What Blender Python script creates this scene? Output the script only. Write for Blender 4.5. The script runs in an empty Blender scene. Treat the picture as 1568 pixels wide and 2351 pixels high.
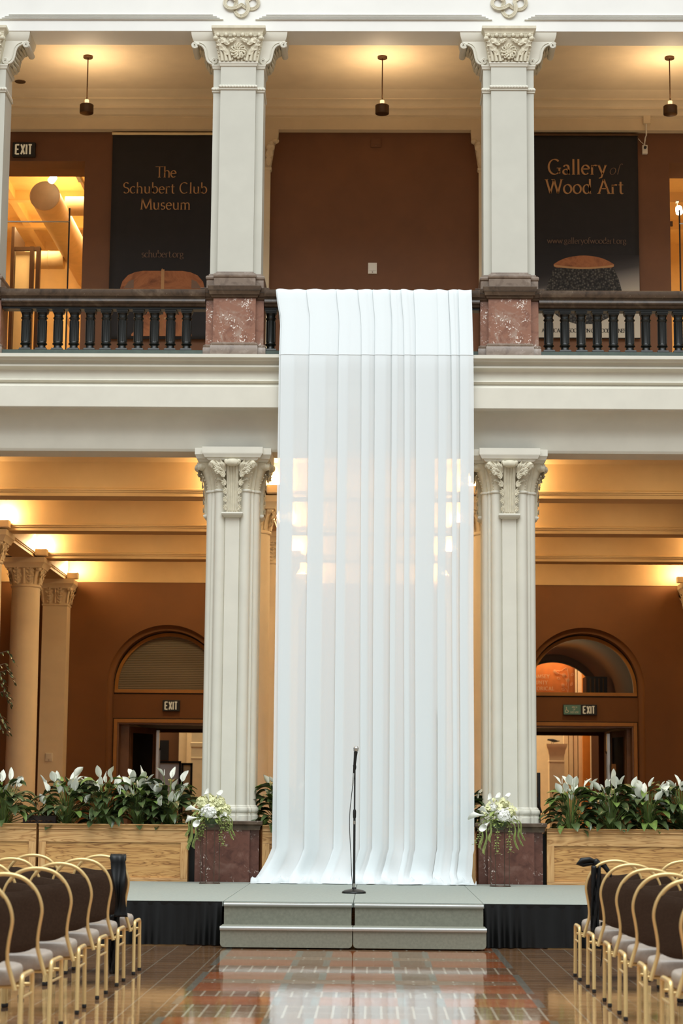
import bpy, math, random
from math import pi, sin, cos, radians, sqrt, atan2
from mathutils import Vector, Matrix

S = bpy.context.scene
COL = S.collection

# ------------------------------------------------------------------ camera, sky, daylight, exposure
PITCH, ROLL, YAW, FPX, CAM_H = 0.144983993, 0.00832335055, 0.0177314789, 4531.98, 1.35
fwd = Vector((-sin(YAW)*cos(PITCH), cos(YAW)*cos(PITCH), sin(PITCH)))
r0 = fwd.cross(Vector((0, 0, 1))).normalized(); u0 = r0.cross(fwd)
rgt = r0*cos(ROLL) + u0*sin(ROLL); upv = -r0*sin(ROLL) + u0*cos(ROLL)
cd = bpy.data.cameras.new('camera'); cam = bpy.data.objects.new('camera', cd); COL.objects.link(cam)
cd.sensor_fit = 'VERTICAL'; cd.sensor_height = 36.0; cd.sensor_width = 24.0
cd.lens = FPX*36.0/2351.0
m = Matrix.Identity(4)
for i in range(3):
    m[i][0] = rgt[i]; m[i][1] = upv[i]; m[i][2] = -fwd[i]
m[2][3] = CAM_H
cam.matrix_world = m
cd.clip_start = 0.1; cd.clip_end = 200
cd.dof.use_dof = True; cd.dof.focus_distance = 22.0; cd.dof.aperture_fstop = 3.2
S.camera = cam

W = bpy.data.worlds.new('sky'); S.world = W; W.use_nodes = True
# overcast sky seen through the glass roof: bright overhead, dimmer toward the horizon
_t = W.node_tree; _tc = _t.nodes.new('ShaderNodeTexCoord'); _sx = _t.nodes.new('ShaderNodeSeparateXYZ'); _cr = _t.nodes.new('ShaderNodeValToRGB')
_t.links.new(_tc.outputs['Generated'], _sx.inputs[0]); _t.links.new(_sx.outputs['Z'], _cr.inputs[0])
_cr.color_ramp.elements[0].position = 0.0; _cr.color_ramp.elements[0].color = (0.24, 0.17, 0.11, 1)
_e = _cr.color_ramp.elements.new(0.03); _e.color = (0.70, 0.72, 0.72, 1)
_cr.color_ramp.elements[2].position = 0.8; _cr.color_ramp.elements[2].color = (0.98, 1.04, 1.07, 1)
_t.links.new(_cr.outputs[0], _t.nodes['Background'].inputs[0]); _t.nodes['Background'].inputs[1].default_value = 0.75

def area(name, loc, rot, sx, sy, power, col=(1, 1, 1), spread=180):
    l = bpy.data.lights.new(name, 'AREA'); l.shape = 'RECTANGLE'; l.size = sx; l.size_y = sy
    l.energy = power; l.color = col; l.spread = radians(spread)
    o = bpy.data.objects.new(name, l); COL.objects.link(o); o.location = loc; o.rotation_euler = rot
    return o
def point(name, loc, power, col, rad=0.05):
    l = bpy.data.lights.new(name, 'POINT'); l.energy = power; l.color = col; l.shadow_soft_size = rad
    o = bpy.data.objects.new(name, l); COL.objects.link(o); o.location = loc
    return o
WARM = (1.0, 0.70, 0.36)
# glass roof over the atrium: soft daylight from above, tilted a little to the facade
area('skylight_daylight', (0, 7.5, 21.0), (radians(-16), 0, 0), 18, 22, 6600, (0.95, 0.99, 1.0))
S.view_settings.view_transform = 'Standard'; S.view_settings.look = 'None'
S.view_settings.gamma = 1.0; S.view_settings.use_curve_mapping = False
S.view_settings.exposure = 0.22
S.cycles.max_bounces = 8; S.cycles.diffuse_bounces = 5; S.cycles.transparent_max_bounces = 16
S.cycles.sample_clamp_indirect = 6.0

# ------------------------------------------------------------------ materials
def lin(c):
    c = c/255.0
    return c/12.92 if c <= 0.04045 else ((c+0.055)/1.055)**2.4
def rgb(r, g, b): return (lin(r), lin(g), lin(b), 1)
class NT:
    def __init__(s, name):
        s.m = bpy.data.materials.new(name); s.m.use_nodes = True
        s.t = s.m.node_tree; s.t.nodes.clear()
        s.out = s.n('ShaderNodeOutputMaterial')
    def n(s, typ, **kw):
        nd = s.t.nodes.new(typ)
        for k, v in kw.items(): setattr(nd, k, v)
        return nd
    def l(s, a, b): s.t.links.new(a, b)
    def coord(s, scale=(1, 1, 1), kind='Object'):
        tc = s.n('ShaderNodeTexCoord'); mp = s.n('ShaderNodeMapping'); mp.inputs['Scale'].default_value = scale
        s.l(tc.outputs[kind], mp.inputs['Vector']); return mp.outputs[0]
    def noise(s, vec, scale, detail=4, rough=0.55, dist=0):
        nd = s.n('ShaderNodeTexNoise'); nd.inputs['Scale'].default_value = scale; nd.inputs['Detail'].default_value = detail
        nd.inputs['Roughness'].default_value = rough; nd.inputs['Distortion'].default_value = dist
        s.l(vec, nd.inputs['Vector']); return nd.outputs['Fac']
    def ramp(s, fac, stops, interp='LINEAR'):
        nd = s.n('ShaderNodeValToRGB'); cr = nd.color_ramp; cr.interpolation = interp
        while len(cr.elements) > 1: cr.elements.remove(cr.elements[-1])
        cr.elements[0].position = stops[0][0]; cr.elements[0].color = stops[0][1]
        for p, c in stops[1:]:
            e = cr.elements.new(p); e.color = c
        s.l(fac, nd.inputs[0]); return nd.outputs[0]
    def mix(s, fac, a, b, mode='MIX'):
        nd = s.n('ShaderNodeMix', data_type='RGBA', blend_type=mode)
        for sock, v in ((nd.inputs[0], fac), (nd.inputs[6], a), (nd.inputs[7], b)):
            if hasattr(v, 'is_linked'): s.l(v, sock)
            else: sock.default_value = v
        return nd.outputs[2]
    def math(s, op, a, b=None, c=None):
        nd = s.n('ShaderNodeMath', operation=op)
        for i, v in enumerate((a, b, c)):
            if v is None: continue
            if hasattr(v, 'is_linked'): s.l(v, nd.inputs[i])
            else: nd.inputs[i].default_value = v
        return nd.outputs[0]
    def pbr(s, color, rough=0.5, metal=0.0, spec=0.5, bump=None, bstr=0.1, bdist=0.01, **kw):
        p = s.n('ShaderNodeBsdfPrincipled')
        for sock, v in (('Base Color', color), ('Roughness', rough), ('Metallic', metal), ('Specular IOR Level', spec)):
            if hasattr(v, 'is_linked'): s.l(v, p.inputs[sock])
            else: p.inputs[sock].default_value = v
        for k, v in kw.items(): p.inputs[k.replace('_', ' ')].default_value = v
        if bump is not None:
            b = s.n('ShaderNodeBump'); b.inputs['Strength'].default_value = bstr; b.inputs['Distance'].default_value = bdist
            s.l(bump, b.inputs['Height']); s.l(b.outputs[0], p.inputs['Normal'])
        s.l(p.outputs[0], s.out.inputs[0]); return p

def plain(name, c, rough=0.5, metal=0.0, spec=0.5, var=0.06, scale=6.0, bstr=0.0, **kw):
    t = NT(name); v = t.coord()
    n = t.noise(v, scale)
    d = tuple(x*(1-var*2) for x in c[:3])+(1,)
    u = tuple(min(1, x*(1+var)) for x in c[:3])+(1,)
    col = t.ramp(n, [(0.3, d), (0.7, u)])
    t.pbr(col, rough, metal, spec, bump=t.noise(v, scale*12) if bstr else None, bstr=bstr, **kw)
    return t.m

def marble(name, base, dark, light, fleck, fleckamt=0.62):
    t = NT(name); v = t.coord()
    n1 = t.noise(v, 7, 6, 0.6, 1.2); n2 = t.noise(v, 2.6, 5, 0.6, 2.0)
    c = t.ramp(n1, [(0.3, dark), (0.5, base), (0.68, base), (0.75, light)])
    c = t.mix(t.ramp(n2, [(0.5, (0, 0, 0, 1)), (0.62, (1, 1, 1, 1))]), c, t.ramp(n1, [(0.35, base), (0.65, light)]))
    n3 = t.noise(v, 24, 3, 0.5, 1.6); n4 = t.noise(v, 4.5, 2, 0.5, 0.5)
    f = t.math('MULTIPLY', t.ramp(n3, [(fleckamt, (0, 0, 0, 1)), (fleckamt+0.03, (1, 1, 1, 1))]), t.ramp(n4, [(0.45, (0, 0, 0, 1)), (0.58, (1, 1, 1, 1))]))
    c = t.mix(f, c, fleck)
    t.pbr(c, 0.28)
    return t.m

def wood(name, c1, c2, c3, axis='X', rough=0.4, sc=1.0):
    t = NT(name)
    s = {'X': (0.5, 6, 6), 'Z': (6, 6, 0.5)}[axis]
    v = t.coord(tuple(x*sc for x in s))
    n = t.noise(v, 1.3, 3, 0.5, 1.6)
    w = t.math('FRACT', t.math('MULTIPLY', n, 8.0))
    col = t.ramp(w, [(0.0, c1), (0.40, c2), (0.72, c1), (0.92, c3), (1.0, c1)])
    fine = t.noise(t.coord(tuple(x*sc*(1 if x < 1 else 6) for x in s)), 8, 3)
    col = t.mix(0.25, col, t.ramp(fine, [(0.35, c3), (0.65, c2)]))
    t.pbr(col, rough)
    return t.m

M = {}
M['plaster'] = plain('cream_plaster', rgb(212, 209, 195), 0.6, var=0.025, scale=3)
M['plaster_hi'] = plain('white_plaster', rgb(226, 226, 221), 0.6, var=0.02, scale=2)
M['carved'] = plain('carved_plaster', rgb(208, 201, 178), 0.65, var=0.06, scale=14)
M['tan'] = plain('tan_ceiling_paint', rgb(216, 197, 164), 0.7, var=0.03, scale=3)
M['shaft'] = plain('grey_cream_shaft_paint', rgb(190, 189, 177), 0.6, var=0.025, scale=3)
M['hallceil'] = plain('ochre_cream_beam_paint', rgb(200, 172, 128), 0.6, var=0.03, scale=3)
M['amb'] = plain('cream_hall_paint', rgb(232, 218, 190), 0.6, var=0.03, scale=3)
M['brown'] = plain('brown_wall_paint', rgb(112, 72, 44), 0.75, var=0.06, scale=2.5)
M['rust'] = plain('ochre_wall_paint', rgb(112, 72, 34), 0.7, var=0.06, scale=1.2)
M['gold'] = plain('ochre_frame_paint', rgb(160, 112, 50), 0.45, var=0.08, scale=4)
M['darkline'] = plain('dark_gap', rgb(22, 15, 9), 0.8)
M['marble'] = marble('red_marble', rgb(140, 98, 78), rgb(112, 74, 58), rgb(160, 142, 128), rgb(226, 216, 206), 0.6)
M['marble_grey'] = marble('grey_brown_marble', rgb(122, 106, 92), rgb(94, 78, 66), rgb(150, 136, 124), rgb(196, 184, 176), 0.68)
M['marble_dark'] = marble('brown_marble', rgb(104, 66, 54), rgb(78, 46, 38), rgb(122, 88, 76), rgb(208, 194, 184), 0.62)
M['rail'] = marble('dark_rail_marble', rgb(78, 62, 48), rgb(54, 42, 32), rgb(104, 88, 72), rgb(168, 154, 138), 0.7)
M['iron'] = plain('black_green_iron', rgb(21, 22, 18), 0.33, 0.2, 0.55, var=0.1, scale=20)
M['iron_base'] = plain('grey_green_iron', rgb(74, 86, 78), 0.4, 0.1, 0.6, var=0.08, scale=15)
M['oak'] = wood('oak_board', rgb(206, 158, 100), rgb(222, 178, 120), rgb(156, 108, 60), 'X', 0.38)
M['oak_panel'] = wood('oak_panel', rgb(198, 146, 84), rgb(220, 172, 106), rgb(124, 78, 36), 'X', 0.38, 1.3)
M['oak_v'] = wood('oak_stile', rgb(204, 156, 98), rgb(220, 176, 118), rgb(170, 120, 70), 'Z', 0.38)
M['soil'] = plain('dark_soil', rgb(40, 30, 22), 0.9, var=0.3, scale=30)
M['pot'] = plain('brown_pot', rgb(48, 34, 24), 0.5)
M['brass'] = plain('gold_metal', rgb(222, 192, 132), 0.38, 0.6, 0.5, var=0.03)
M['bronze'] = plain('bronze_metal', rgb(88, 62, 38), 0.4, 0.7, 0.5, var=0.1)
M['black'] = plain('black_plastic', rgb(18, 17, 16), 0.45)
M['blackcloth'] = plain('black_satin', rgb(6, 7, 7), 0.45, 0, 0.28, var=0.2, scale=12)
M['chrome'] = plain('chrome', rgb(210, 210, 205), 0.18, 1.0)
M['steel'] = plain('bronze_door_metal', rgb(122, 90, 68), 0.38, 0.3)
M['silverdoor'] = plain('silver_door_metal', rgb(200, 196, 190), 0.28, 0.9)
M['white'] = plain('white_plastic', rgb(226, 220, 206), 0.5, var=0.02)
M['paper'] = plain('white_paper', rgb(232, 232, 230), 0.7, var=0.02)
M['seat_top'] = plain('taupe_fabric_lit', rgb(158, 146, 134), 0.42, 0, 0.6, var=0.05, scale=60, bstr=0.03)  # lighter copy of the chair fabric: skylight on the seats put into the colour
M['seat_back'] = plain('taupe_fabric_shaded', rgb(64, 48, 36), 0.85, 0, 0.2, var=0.12, scale=90, bstr=0.1)  # darker copy of the same fabric: shade on the backs put into the colour
M['stage'] = plain('grey_stage_carpet', rgb(150, 156, 148), 0.85, 0, 0.2, var=0.05, scale=40, bstr=0.15)
M['step'] = plain('grey_step_carpet', rgb(130, 131, 117), 0.8, 0, 0.25, var=0.07, scale=40, bstr=0.15)
M['nosing'] = plain('grey_step_nosing', rgb(172, 176, 172), 0.35, 0.3, 0.5, var=0.03)
M['leaf'] = plain('lily_leaf', rgb(76, 92, 54), 0.30, 0, 0.6, var=0.3, scale=9)
M['leaf_light'] = plain('lily_leaf_young', rgb(112, 136, 66), 0.4, 0, 0.5, var=0.2, scale=9)
M['spathe'] = plain('white_spathe', rgb(238, 240, 226), 0.5, var=0.03)
M['petal'] = plain('white_petal', rgb(244, 244, 236), 0.55, var=0.03)
M['cream_petal'] = plain('cream_petal', rgb(226, 226, 176), 0.55, var=0.1, scale=20)
M['greenery'] = plain('pale_greenery', rgb(150, 164, 92), 0.5, var=0.2, scale=16)
M['ficus'] = plain('ficus_leaf', rgb(66, 82, 52), 0.25, 0, 0.7, var=0.25, scale=9)
M['bark'] = plain('bark', rgb(92, 74, 56), 0.8, var=0.2)
M['banner'] = plain('black_banner_cloth', rgb(30, 26, 26), 0.8, var=0.08)
M['gilt'] = plain('tan_print', rgb(178, 132, 84), 0.7, var=0.02)
M['gilt_dim'] = plain('dim_tan_print', rgb(120, 92, 72), 0.7, var=0.02)
M['ink'] = plain('dark_print', rgb(44, 38, 32), 0.8, var=0.02)
M['orange'] = plain('orange_banner_cloth', rgb(238, 128, 46), 0.75, var=0.08, scale=5)
M['orangewall'] = plain('orange_wall_paint', rgb(226, 138, 40), 0.7, var=0.04)
M['peach'] = plain('peach_print', rgb(244, 190, 130), 0.7, var=0.02)
M['teal'] = plain('teal_sign', rgb(92, 142, 140), 0.5, var=0.04)
M['duct'] = plain('cream_duct', rgb(206, 176, 132), 0.5, var=0.05)
M['roomwall'] = plain('cream_room_paint', rgb(240, 214, 164), 0.6, var=0.03)
M['wire'] = plain('brown_wire', rgb(88, 72, 60), 0.4, 0.5)

def emis(name, c, st):
    t = NT(name); e = t.n('ShaderNodeEmission'); e.inputs[0].default_value = c; e.inputs[1].default_value = st
    t.l(e.outputs[0], t.out.inputs[0]); return t.m
M['lamp'] = emis('lit_bulb', (1, 0.78, 0.48, 1), 14)
M['lampglow'] = emis('lit_socket', (1, 0.66, 0.30, 1), 1.6)
M['exit'] = emis('lit_exit_letters', (1.0, 0.74, 0.42, 1), 0.32)
M['spot'] = emis('lit_spot', (1, 0.86, 0.62, 1), 12)

def sheer():
    t = NT('sheer_white_fabric'); v = t.coord((1, 1, 1))
    n = t.noise(t.coord((60, 60, 3)), 3, 3)
    d = t.n('ShaderNodeBsdfDiffuse'); d.inputs[0].default_value = (0.84, 0.89, 0.90, 1)
    tr = t.n('ShaderNodeBsdfTranslucent'); tr.inputs[0].default_value = (0.85, 0.88, 0.885, 1)
    tp = t.n('ShaderNodeBsdfTransparent')
    b = t.n('ShaderNodeBump'); b.inputs['Strength'].default_value = 0.06; b.inputs['Distance'].default_value = 0.01
    t.l(n, b.inputs['Height']); t.l(b.outputs[0], d.inputs['Normal'])
    m1 = t.n('ShaderNodeMixShader'); m1.inputs[0].default_value = 0.13
    t.l(d.outputs[0], m1.inputs[1]); t.l(tr.outputs[0], m1.inputs[2])
    m2 = t.n('ShaderNodeMixShader'); m2.inputs[0].default_value = 0.16
    t.l(m1.outputs[0], m2.inputs[1]); t.l(tp.outputs[0], m2.inputs[2])
    t.l(m2.outputs[0], t.out.inputs[0]); return t.m
M['sheer'] = sheer()
def glass():
    t = NT('clear_glass')
    g = t.n('ShaderNodeBsdfGlossy'); g.inputs['Roughness'].default_value = 0.03
    tp = t.n('ShaderNodeBsdfTransparent'); tp.inputs[0].default_value = (0.93, 0.95, 0.94, 1)
    fr = t.n('ShaderNodeFresnel'); fr.inputs[0].default_value = 1.45
    mx = t.n('ShaderNodeMixShader'); t.l(t.math('MULTIPLY', fr.outputs[0], 0.12), mx.inputs[0]); t.l(tp.outputs[0], mx.inputs[1]); t.l(g.outputs[0], mx.inputs[2])
    t.l(mx.outputs[0], t.out.inputs[0]); return t.m
M['glass'] = glass()
def blind():
    t = NT('grey_pleated_blind'); tc = t.n('ShaderNodeTexCoord'); sx = t.n('ShaderNodeSeparateXYZ'); t.l(tc.outputs['Object'], sx.inputs[0])
    w = t.math('SINE', t.math('MULTIPLY', sx.outputs['Z'], 2*pi/0.034))
    c = t.ramp(t.math('MULTIPLY_ADD', w, 0.5, 0.5), [(0, rgb(96, 88, 74)), (1, rgb(130, 122, 106))])
    t.pbr(c, 0.8, bump=w, bstr=0.5, bdist=0.008); return t.m
M['blind'] = blind()
def bowlmat():
    t = NT('studded_black_print'); v = t.coord()
    vo = t.n('ShaderNodeTexVoronoi'); vo.inputs['Scale'].default_value = 32; t.l(v, vo.inputs['Vector'])
    c = t.ramp(vo.outputs['Distance'], [(0.0, rgb(116, 108, 98)), (0.35, rgb(62, 58, 53)), (0.7, rgb(26, 24, 23))])
    t.pbr(c, 0.8); return t.m
M['bowl'] = bowlmat()
def gradmat():
    t = NT('grey_fade_print'); tc = t.n('ShaderNodeTexCoord'); sx = t.n('ShaderNodeSeparateXYZ'); t.l(tc.outputs['Object'], sx.inputs[0])
    f = t.n('ShaderNodeMapRange'); f.inputs[1].default_value = 0.0; f.inputs[2].default_value = 1.18
    h = t.math('ADD', sx.outputs['Z'], t.math('MULTIPLY', sx.outputs['X'], -0.22)); t.l(h, f.inputs[0])
    c = t.ramp(f.outputs[0], [(0, rgb(190, 178, 158)), (0.42, rgb(180, 168, 150)), (0.60, rgb(134, 126, 118)), (0.74, rgb(64, 59, 58)), (0.86, rgb(34, 30, 30)), (1, rgb(30, 26, 26))])
    t.pbr(c, 0.8); return t.m
M['fade'] = gradmat()
def cellomat():
    t = NT('varnished_wood_print'); v = t.coord((1, 1, 1)); n = t.noise(v, 3, 4, 0.6, 1.5)
    c = t.ramp(n, [(0.3, rgb(104, 58, 34)), (0.55, rgb(164, 102, 62)), (0.75, rgb(134, 74, 42))]); t.pbr(c, 0.8); return t.m
M['cello'] = cellomat()
def floormat():
    t = NT('polished_brick_floor'); tc = t.n('ShaderNodeTexCoord'); sx = t.n('ShaderNodeSeparateXYZ'); t.l(tc.outputs['Object'], sx.inputs[0])
    X, Y = sx.outputs['X'], sx.outputs['Y']
    v = tc.outputs['Object']
    def brick(w, h, off, c1, c2, cm, mort, org=(0, 0)):
        mp = t.n('ShaderNodeMapping'); mp.inputs['Location'].default_value = (org[0], org[1], 0); t.l(v, mp.inputs['Vector'])
        b = t.n('ShaderNodeTexBrick', offset=off); b.inputs['Scale'].default_value = 1.0
        b.inputs['Brick Width'].default_value = w; b.inputs['Row Height'].default_value = h
        b.inputs['Mortar Size'].default_value = mort; b.inputs['Mortar Smooth'].default_value = 0.2
        b.inputs['Color1'].default_value = c1; b.inputs['Color2'].default_value = c2; b.inputs['Mortar'].default_value = cm
        t.l(mp.outputs[0], b.inputs['Vector']); return b.outputs['Color']
    grout = rgb(176, 158, 134)
    side = brick(0.21, 0.21, 0.0, rgb(132, 96, 64), rgb(152, 112, 76), grout, 0.006, (0.13, 0.02))
    org_ = brick(0.42, 0.21, 0.5, rgb(190, 110, 64), rgb(170, 94, 54), rgb(188, 130, 92), 0.004)
    small = brick(0.104, 0.36, 0.0, rgb(144, 106, 74), rgb(124, 90, 62), rgb(204, 188, 164), 0.009, (0.052, 0.0))
    thin = brick(0.30, 0.12, 0.5, rgb(160, 116, 80), rgb(142, 102, 70), rgb(204, 188, 164), 0.009, (0.0, 0.05))
    blue = rgb(138, 132, 118)
    brownc = brick(0.21, 0.21, 0.5, rgb(140, 96, 64), rgb(124, 82, 54), rgb(150, 122, 96), 0.005)
    # bands along the aisle: 0 orange, 0.33 thin course, 0.66 soldier course
    bands = [(0, 'o'), (6.2, 'o'), (7.0, 's'), (7.7, 'o'), (8.3, 't'), (8.5, 'o'), (9.1, 's'), (9.5, 'o'), (10.1, 't'), (10.4, 'o'), (11.0, 's'), (11.5, 'o'), (12.62, 's'), (13.42, 'o'), (13.96, 's'), (14.3, 'o'), (14.97, 't'), (15.25, 'o'), (15.9, 's'), (16.52, 'o'), (17.17, 't'), (17.46, 'o'), (18.15, 't'), (18.4, 'o'), (19.0, 's')]
    val = {'o': (0, 0, 0, 1), 't': (0.5, 0.5, 0.5, 1), 's': (1, 1, 1, 1)}
    yn = t.math('DIVIDE', Y, 20.0)
    bm = t.ramp(yn, [(a/20.0, val[k]) for a, k in bands], 'CONSTANT')
    def between(a, lo, hi): return t.math('MULTIPLY', t.math('GREATER_THAN', a, lo), t.math('LESS_THAN', a, hi))
    xa = t.math('ABSOLUTE', t.math('ADD', X, 0.1))
    strips = t.math('MAXIMUM', between(xa, 0.265, 0.32), between(xa, 0.53, 0.585))
    o2 = t.mix(between(xa, 0.32, 0.53), org_, brownc)
    o2 = t.mix(strips, o2, blue)
    iss = t.math('GREATER_THAN', bm, 0.75); ist = t.math('GREATER_THAN', bm, 0.25)
    c = t.mix(ist, o2, thin); c = t.mix(iss, c, small)
    aisle = t.math('LESS_THAN', xa, 1.245)
    edge = between(xa, 1.19, 1.245)
    notrow = t.math('SUBTRACT', 1.0, iss)
    c = t.mix(t.math('MULTIPLY', edge, notrow), c, blue)
    c = t.mix(aisle, side, c)
    far = t.math('GREATER_THAN', Y, 23.0); c = t.mix(far, c, side)
    n1 = t.noise(v, 2.0, 4, 0.6); c = t.mix(t.math('MULTIPLY', n1, 0.22), c, rgb(110, 76, 50))
    n2 = t.noise(t.coord((5, 1.2, 1)), 3.0, 3, 0.5)
    p = t.pbr(c, t.ramp(t.noise(v, 5, 3), [(0.3, (0.05, 0.05, 0.05, 1)), (0.7, (0.11, 0.11, 0.11, 1))]), 0, 0.8, bump=n2, bstr=0.10, bdist=0.010)
    p.inputs['Coat Weight'].default_value = 0.6; p.inputs['Coat Roughness'].default_value = 0.06
    return t.m
M['floor'] = floormat()

# ------------------------------------------------------------------ mesh building
class MB:
    def __init__(s): s.v = []; s.f = []
    def add(s, vs, fs):
        b = len(s.v); s.v += [tuple(p) for p in vs]; s.f += [tuple(i+b for i in f) for f in fs]; return s
    def box(s, x0, x1, y0, y1, z0, z1):
        return s.add([(x0, y0, z0), (x1, y0, z0), (x1, y1, z0), (x0, y1, z0), (x0, y0, z1), (x1, y0, z1), (x1, y1, z1), (x0, y1, z1)],
                     [(3, 2, 1, 0), (4, 5, 6, 7), (0, 1, 5, 4), (1, 2, 6, 5), (2, 3, 7, 6), (3, 0, 4, 7)])
    def rings(s, rs, closed=True, cap0=True, cap1=True):
        n = len(rs[0]); vs = [p for r in rs for p in r]; fs = []
        for i in range(len(rs)-1):
            for j in range(n if closed else n-1):
                k = (j+1) % n
                fs.append((i*n+j, i*n+k, (i+1)*n+k, (i+1)*n+j))
        if closed and cap0: fs.append(tuple(range(n-1, -1, -1)))
        if closed and cap1: fs.append(tuple((len(rs)-1)*n+j for j in range(n)))
        return s.add(vs, fs)
    def lathe(s, prof, n=24, c=(0, 0, 0)):
        rs = [[(c[0]+r*cos(2*pi*j/n), c[1]+r*sin(2*pi*j/n), c[2]+z) for j in range(n)] for r, z in prof]
        return s.rings(rs)
    def prism(s, poly, z0, z1):      # polygon in XY, counter-clockwise
        return s.rings([[(x, y, z0) for x, y in poly], [(x, y, z1) for x, y in poly]])
    def prism_y(s, poly, y0, y1):    # polygon in XZ counter-clockwise as seen from -Y
        return s.rings([[(x, y1, z) for x, z in poly], [(x, y0, z) for x, z in poly]])
    def sweep_x(s, prof, x0, x1, cap=True):    # profile in (Y,Z), closed
        return s.rings([[(x0, y, z) for y, z in prof], [(x1, y, z) for y, z in prof]], True, cap, cap)
    def sweep_y(s, prof, y0, y1):    # profile in (X,Z)
        return s.rings([[(x, y0, z) for x, z in prof], [(x, y1, z) for x, z in prof]])
    def rect(s, levels):             # stacked rectangles (z, x0, x1, y0, y1)
        return s.rings([[(a, c, z), (b, c, z), (b, d, z), (a, d, z)] for z, a, b, c, d in levels])
    def tube(s, pts, r, n=8, cap=True, closed=False):
        pts = [Vector(p) for p in pts]; N = len(pts); rs = []
        rad = r if isinstance(r, (list, tuple)) else [r]*N
        prev = None
        for i, p in enumerate(pts):
            if closed: d = pts[(i+1) % N]-pts[i-1]
            else: d = pts[min(i+1, N-1)]-pts[max(i-1, 0)]
            d = d.normalized() if d.length > 1e-9 else Vector((0, 0, 1))
            if prev is None:
                a = Vector((0, 0, 1)) if abs(d.z) < 0.9 else Vector((1, 0, 0)); u = d.cross(a).normalized()
            else:
                u = prev-d*prev.dot(d); u = u.normalized() if u.length > 1e-6 else d.orthogonal().normalized()
            prev = u; w = d.cross(u)
            rs.append([tuple(p+(u*cos(2*pi*k/n)+w*sin(2*pi*k/n))*rad[i]) for k in range(n)])
        if closed:
            rs.append(rs[0]); return s.rings(rs, True, False, False)
        return s.rings(rs, True, cap, cap)
    def ball(s, c, rx, ry=None, rz=None, n=12, m=8, lump=0, k=0):
        ry = ry or rx; rz = rz or rx; rs = []
        for i in range(m+1):
            t = pi*i/m
            rr = max(sin(t), 0.02)
            rs.append([(c[0]+rx*rr*cos(2*pi*j/n)*(1+lump*cos(k*2*pi*j/n)), c[1]+ry*rr*sin(2*pi*j/n)*(1+lump*cos(k*2*pi*j/n)), c[2]-rz*cos(t)) for j in range(n)])
        return s.rings(rs)
    def grid(s, P):                  # P[i][j] points
        n = len(P[0]); vs = [p for r in P for p in r]
        fs = [(i*n+j, i*n+j+1, (i+1)*n+j+1, (i+1)*n+j) for i in range(len(P)-1) for j in range(n-1)]
        return s.add(vs, fs)
    def xf(s, mat, start=0):
        for i in range(start, len(s.v)): s.v[i] = tuple(mat @ Vector(s.v[i]))
        return s
    def merge(s, o, mat=None):
        return s.add([tuple(mat @ Vector(p)) for p in o.v] if mat else o.v, o.f)
    def mesh(s, name, mats, smooth=35):
        me = bpy.data.meshes.new(name); me.from_pydata(s.v, [], s.f); me.update()
        for mm in (mats if isinstance(mats, (list, tuple)) else [mats]): me.materials.append(M[mm] if isinstance(mm, str) else mm)
        if smooth:
            me.polygons.foreach_set('use_smooth', [True]*len(me.polygons))
            me.set_sharp_from_angle(angle=radians(smooth))
        return me
    def build(s, name, mat, parent=None, smooth=35, bevel=0, solid=0, loc=None):
        me = s.mesh(name, mat, smooth); o = bpy.data.objects.new(name, me); COL.objects.link(o)
        if parent: o.parent = parent
        if loc: o.location = loc
        if solid:
            md = o.modifiers.new('thickness', 'SOLIDIFY'); md.thickness = solid; md.offset = 0
        if bevel:
            md = o.modifiers.new('edge', 'BEVEL'); md.width = bevel; md.segments = 2; md.limit_method = 'ANGLE'; md.angle_limit = radians(40)
        return o

def tag(o, label=None, cat=None, group=None, kind=None):
    if label: o['label'] = label
    if cat: o['category'] = cat
    if group: o['group'] = group
    if kind: o['kind'] = kind
    return o
def thing(name, loc, label, cat, group=None, rz=0, kind='thing'):
    o = bpy.data.objects.new(name, None); COL.objects.link(o); o.location = loc; o.rotation_euler = (0, 0, rz); o.empty_display_size = 0.1
    return tag(o, label, cat, group, kind)
def struct(o): o['kind'] = 'structure'; return o
def kids(o): return [c for c in o.children]
def copy_tree(o, parent=None):
    c = o.copy(); COL.objects.link(c)
    if parent: c.parent = parent
    for ch in list(o.children): copy_tree(ch, c)
    return c
def arc(cx, cz, r, a0, a1, n, rz=None):
    rz = rz or r
    return [(cx+r*cos(radians(a0+(a1-a0)*i/n)), cz+rz*sin(radians(a0+(a1-a0)*i/n))) for i in range(n+1)]

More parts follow.
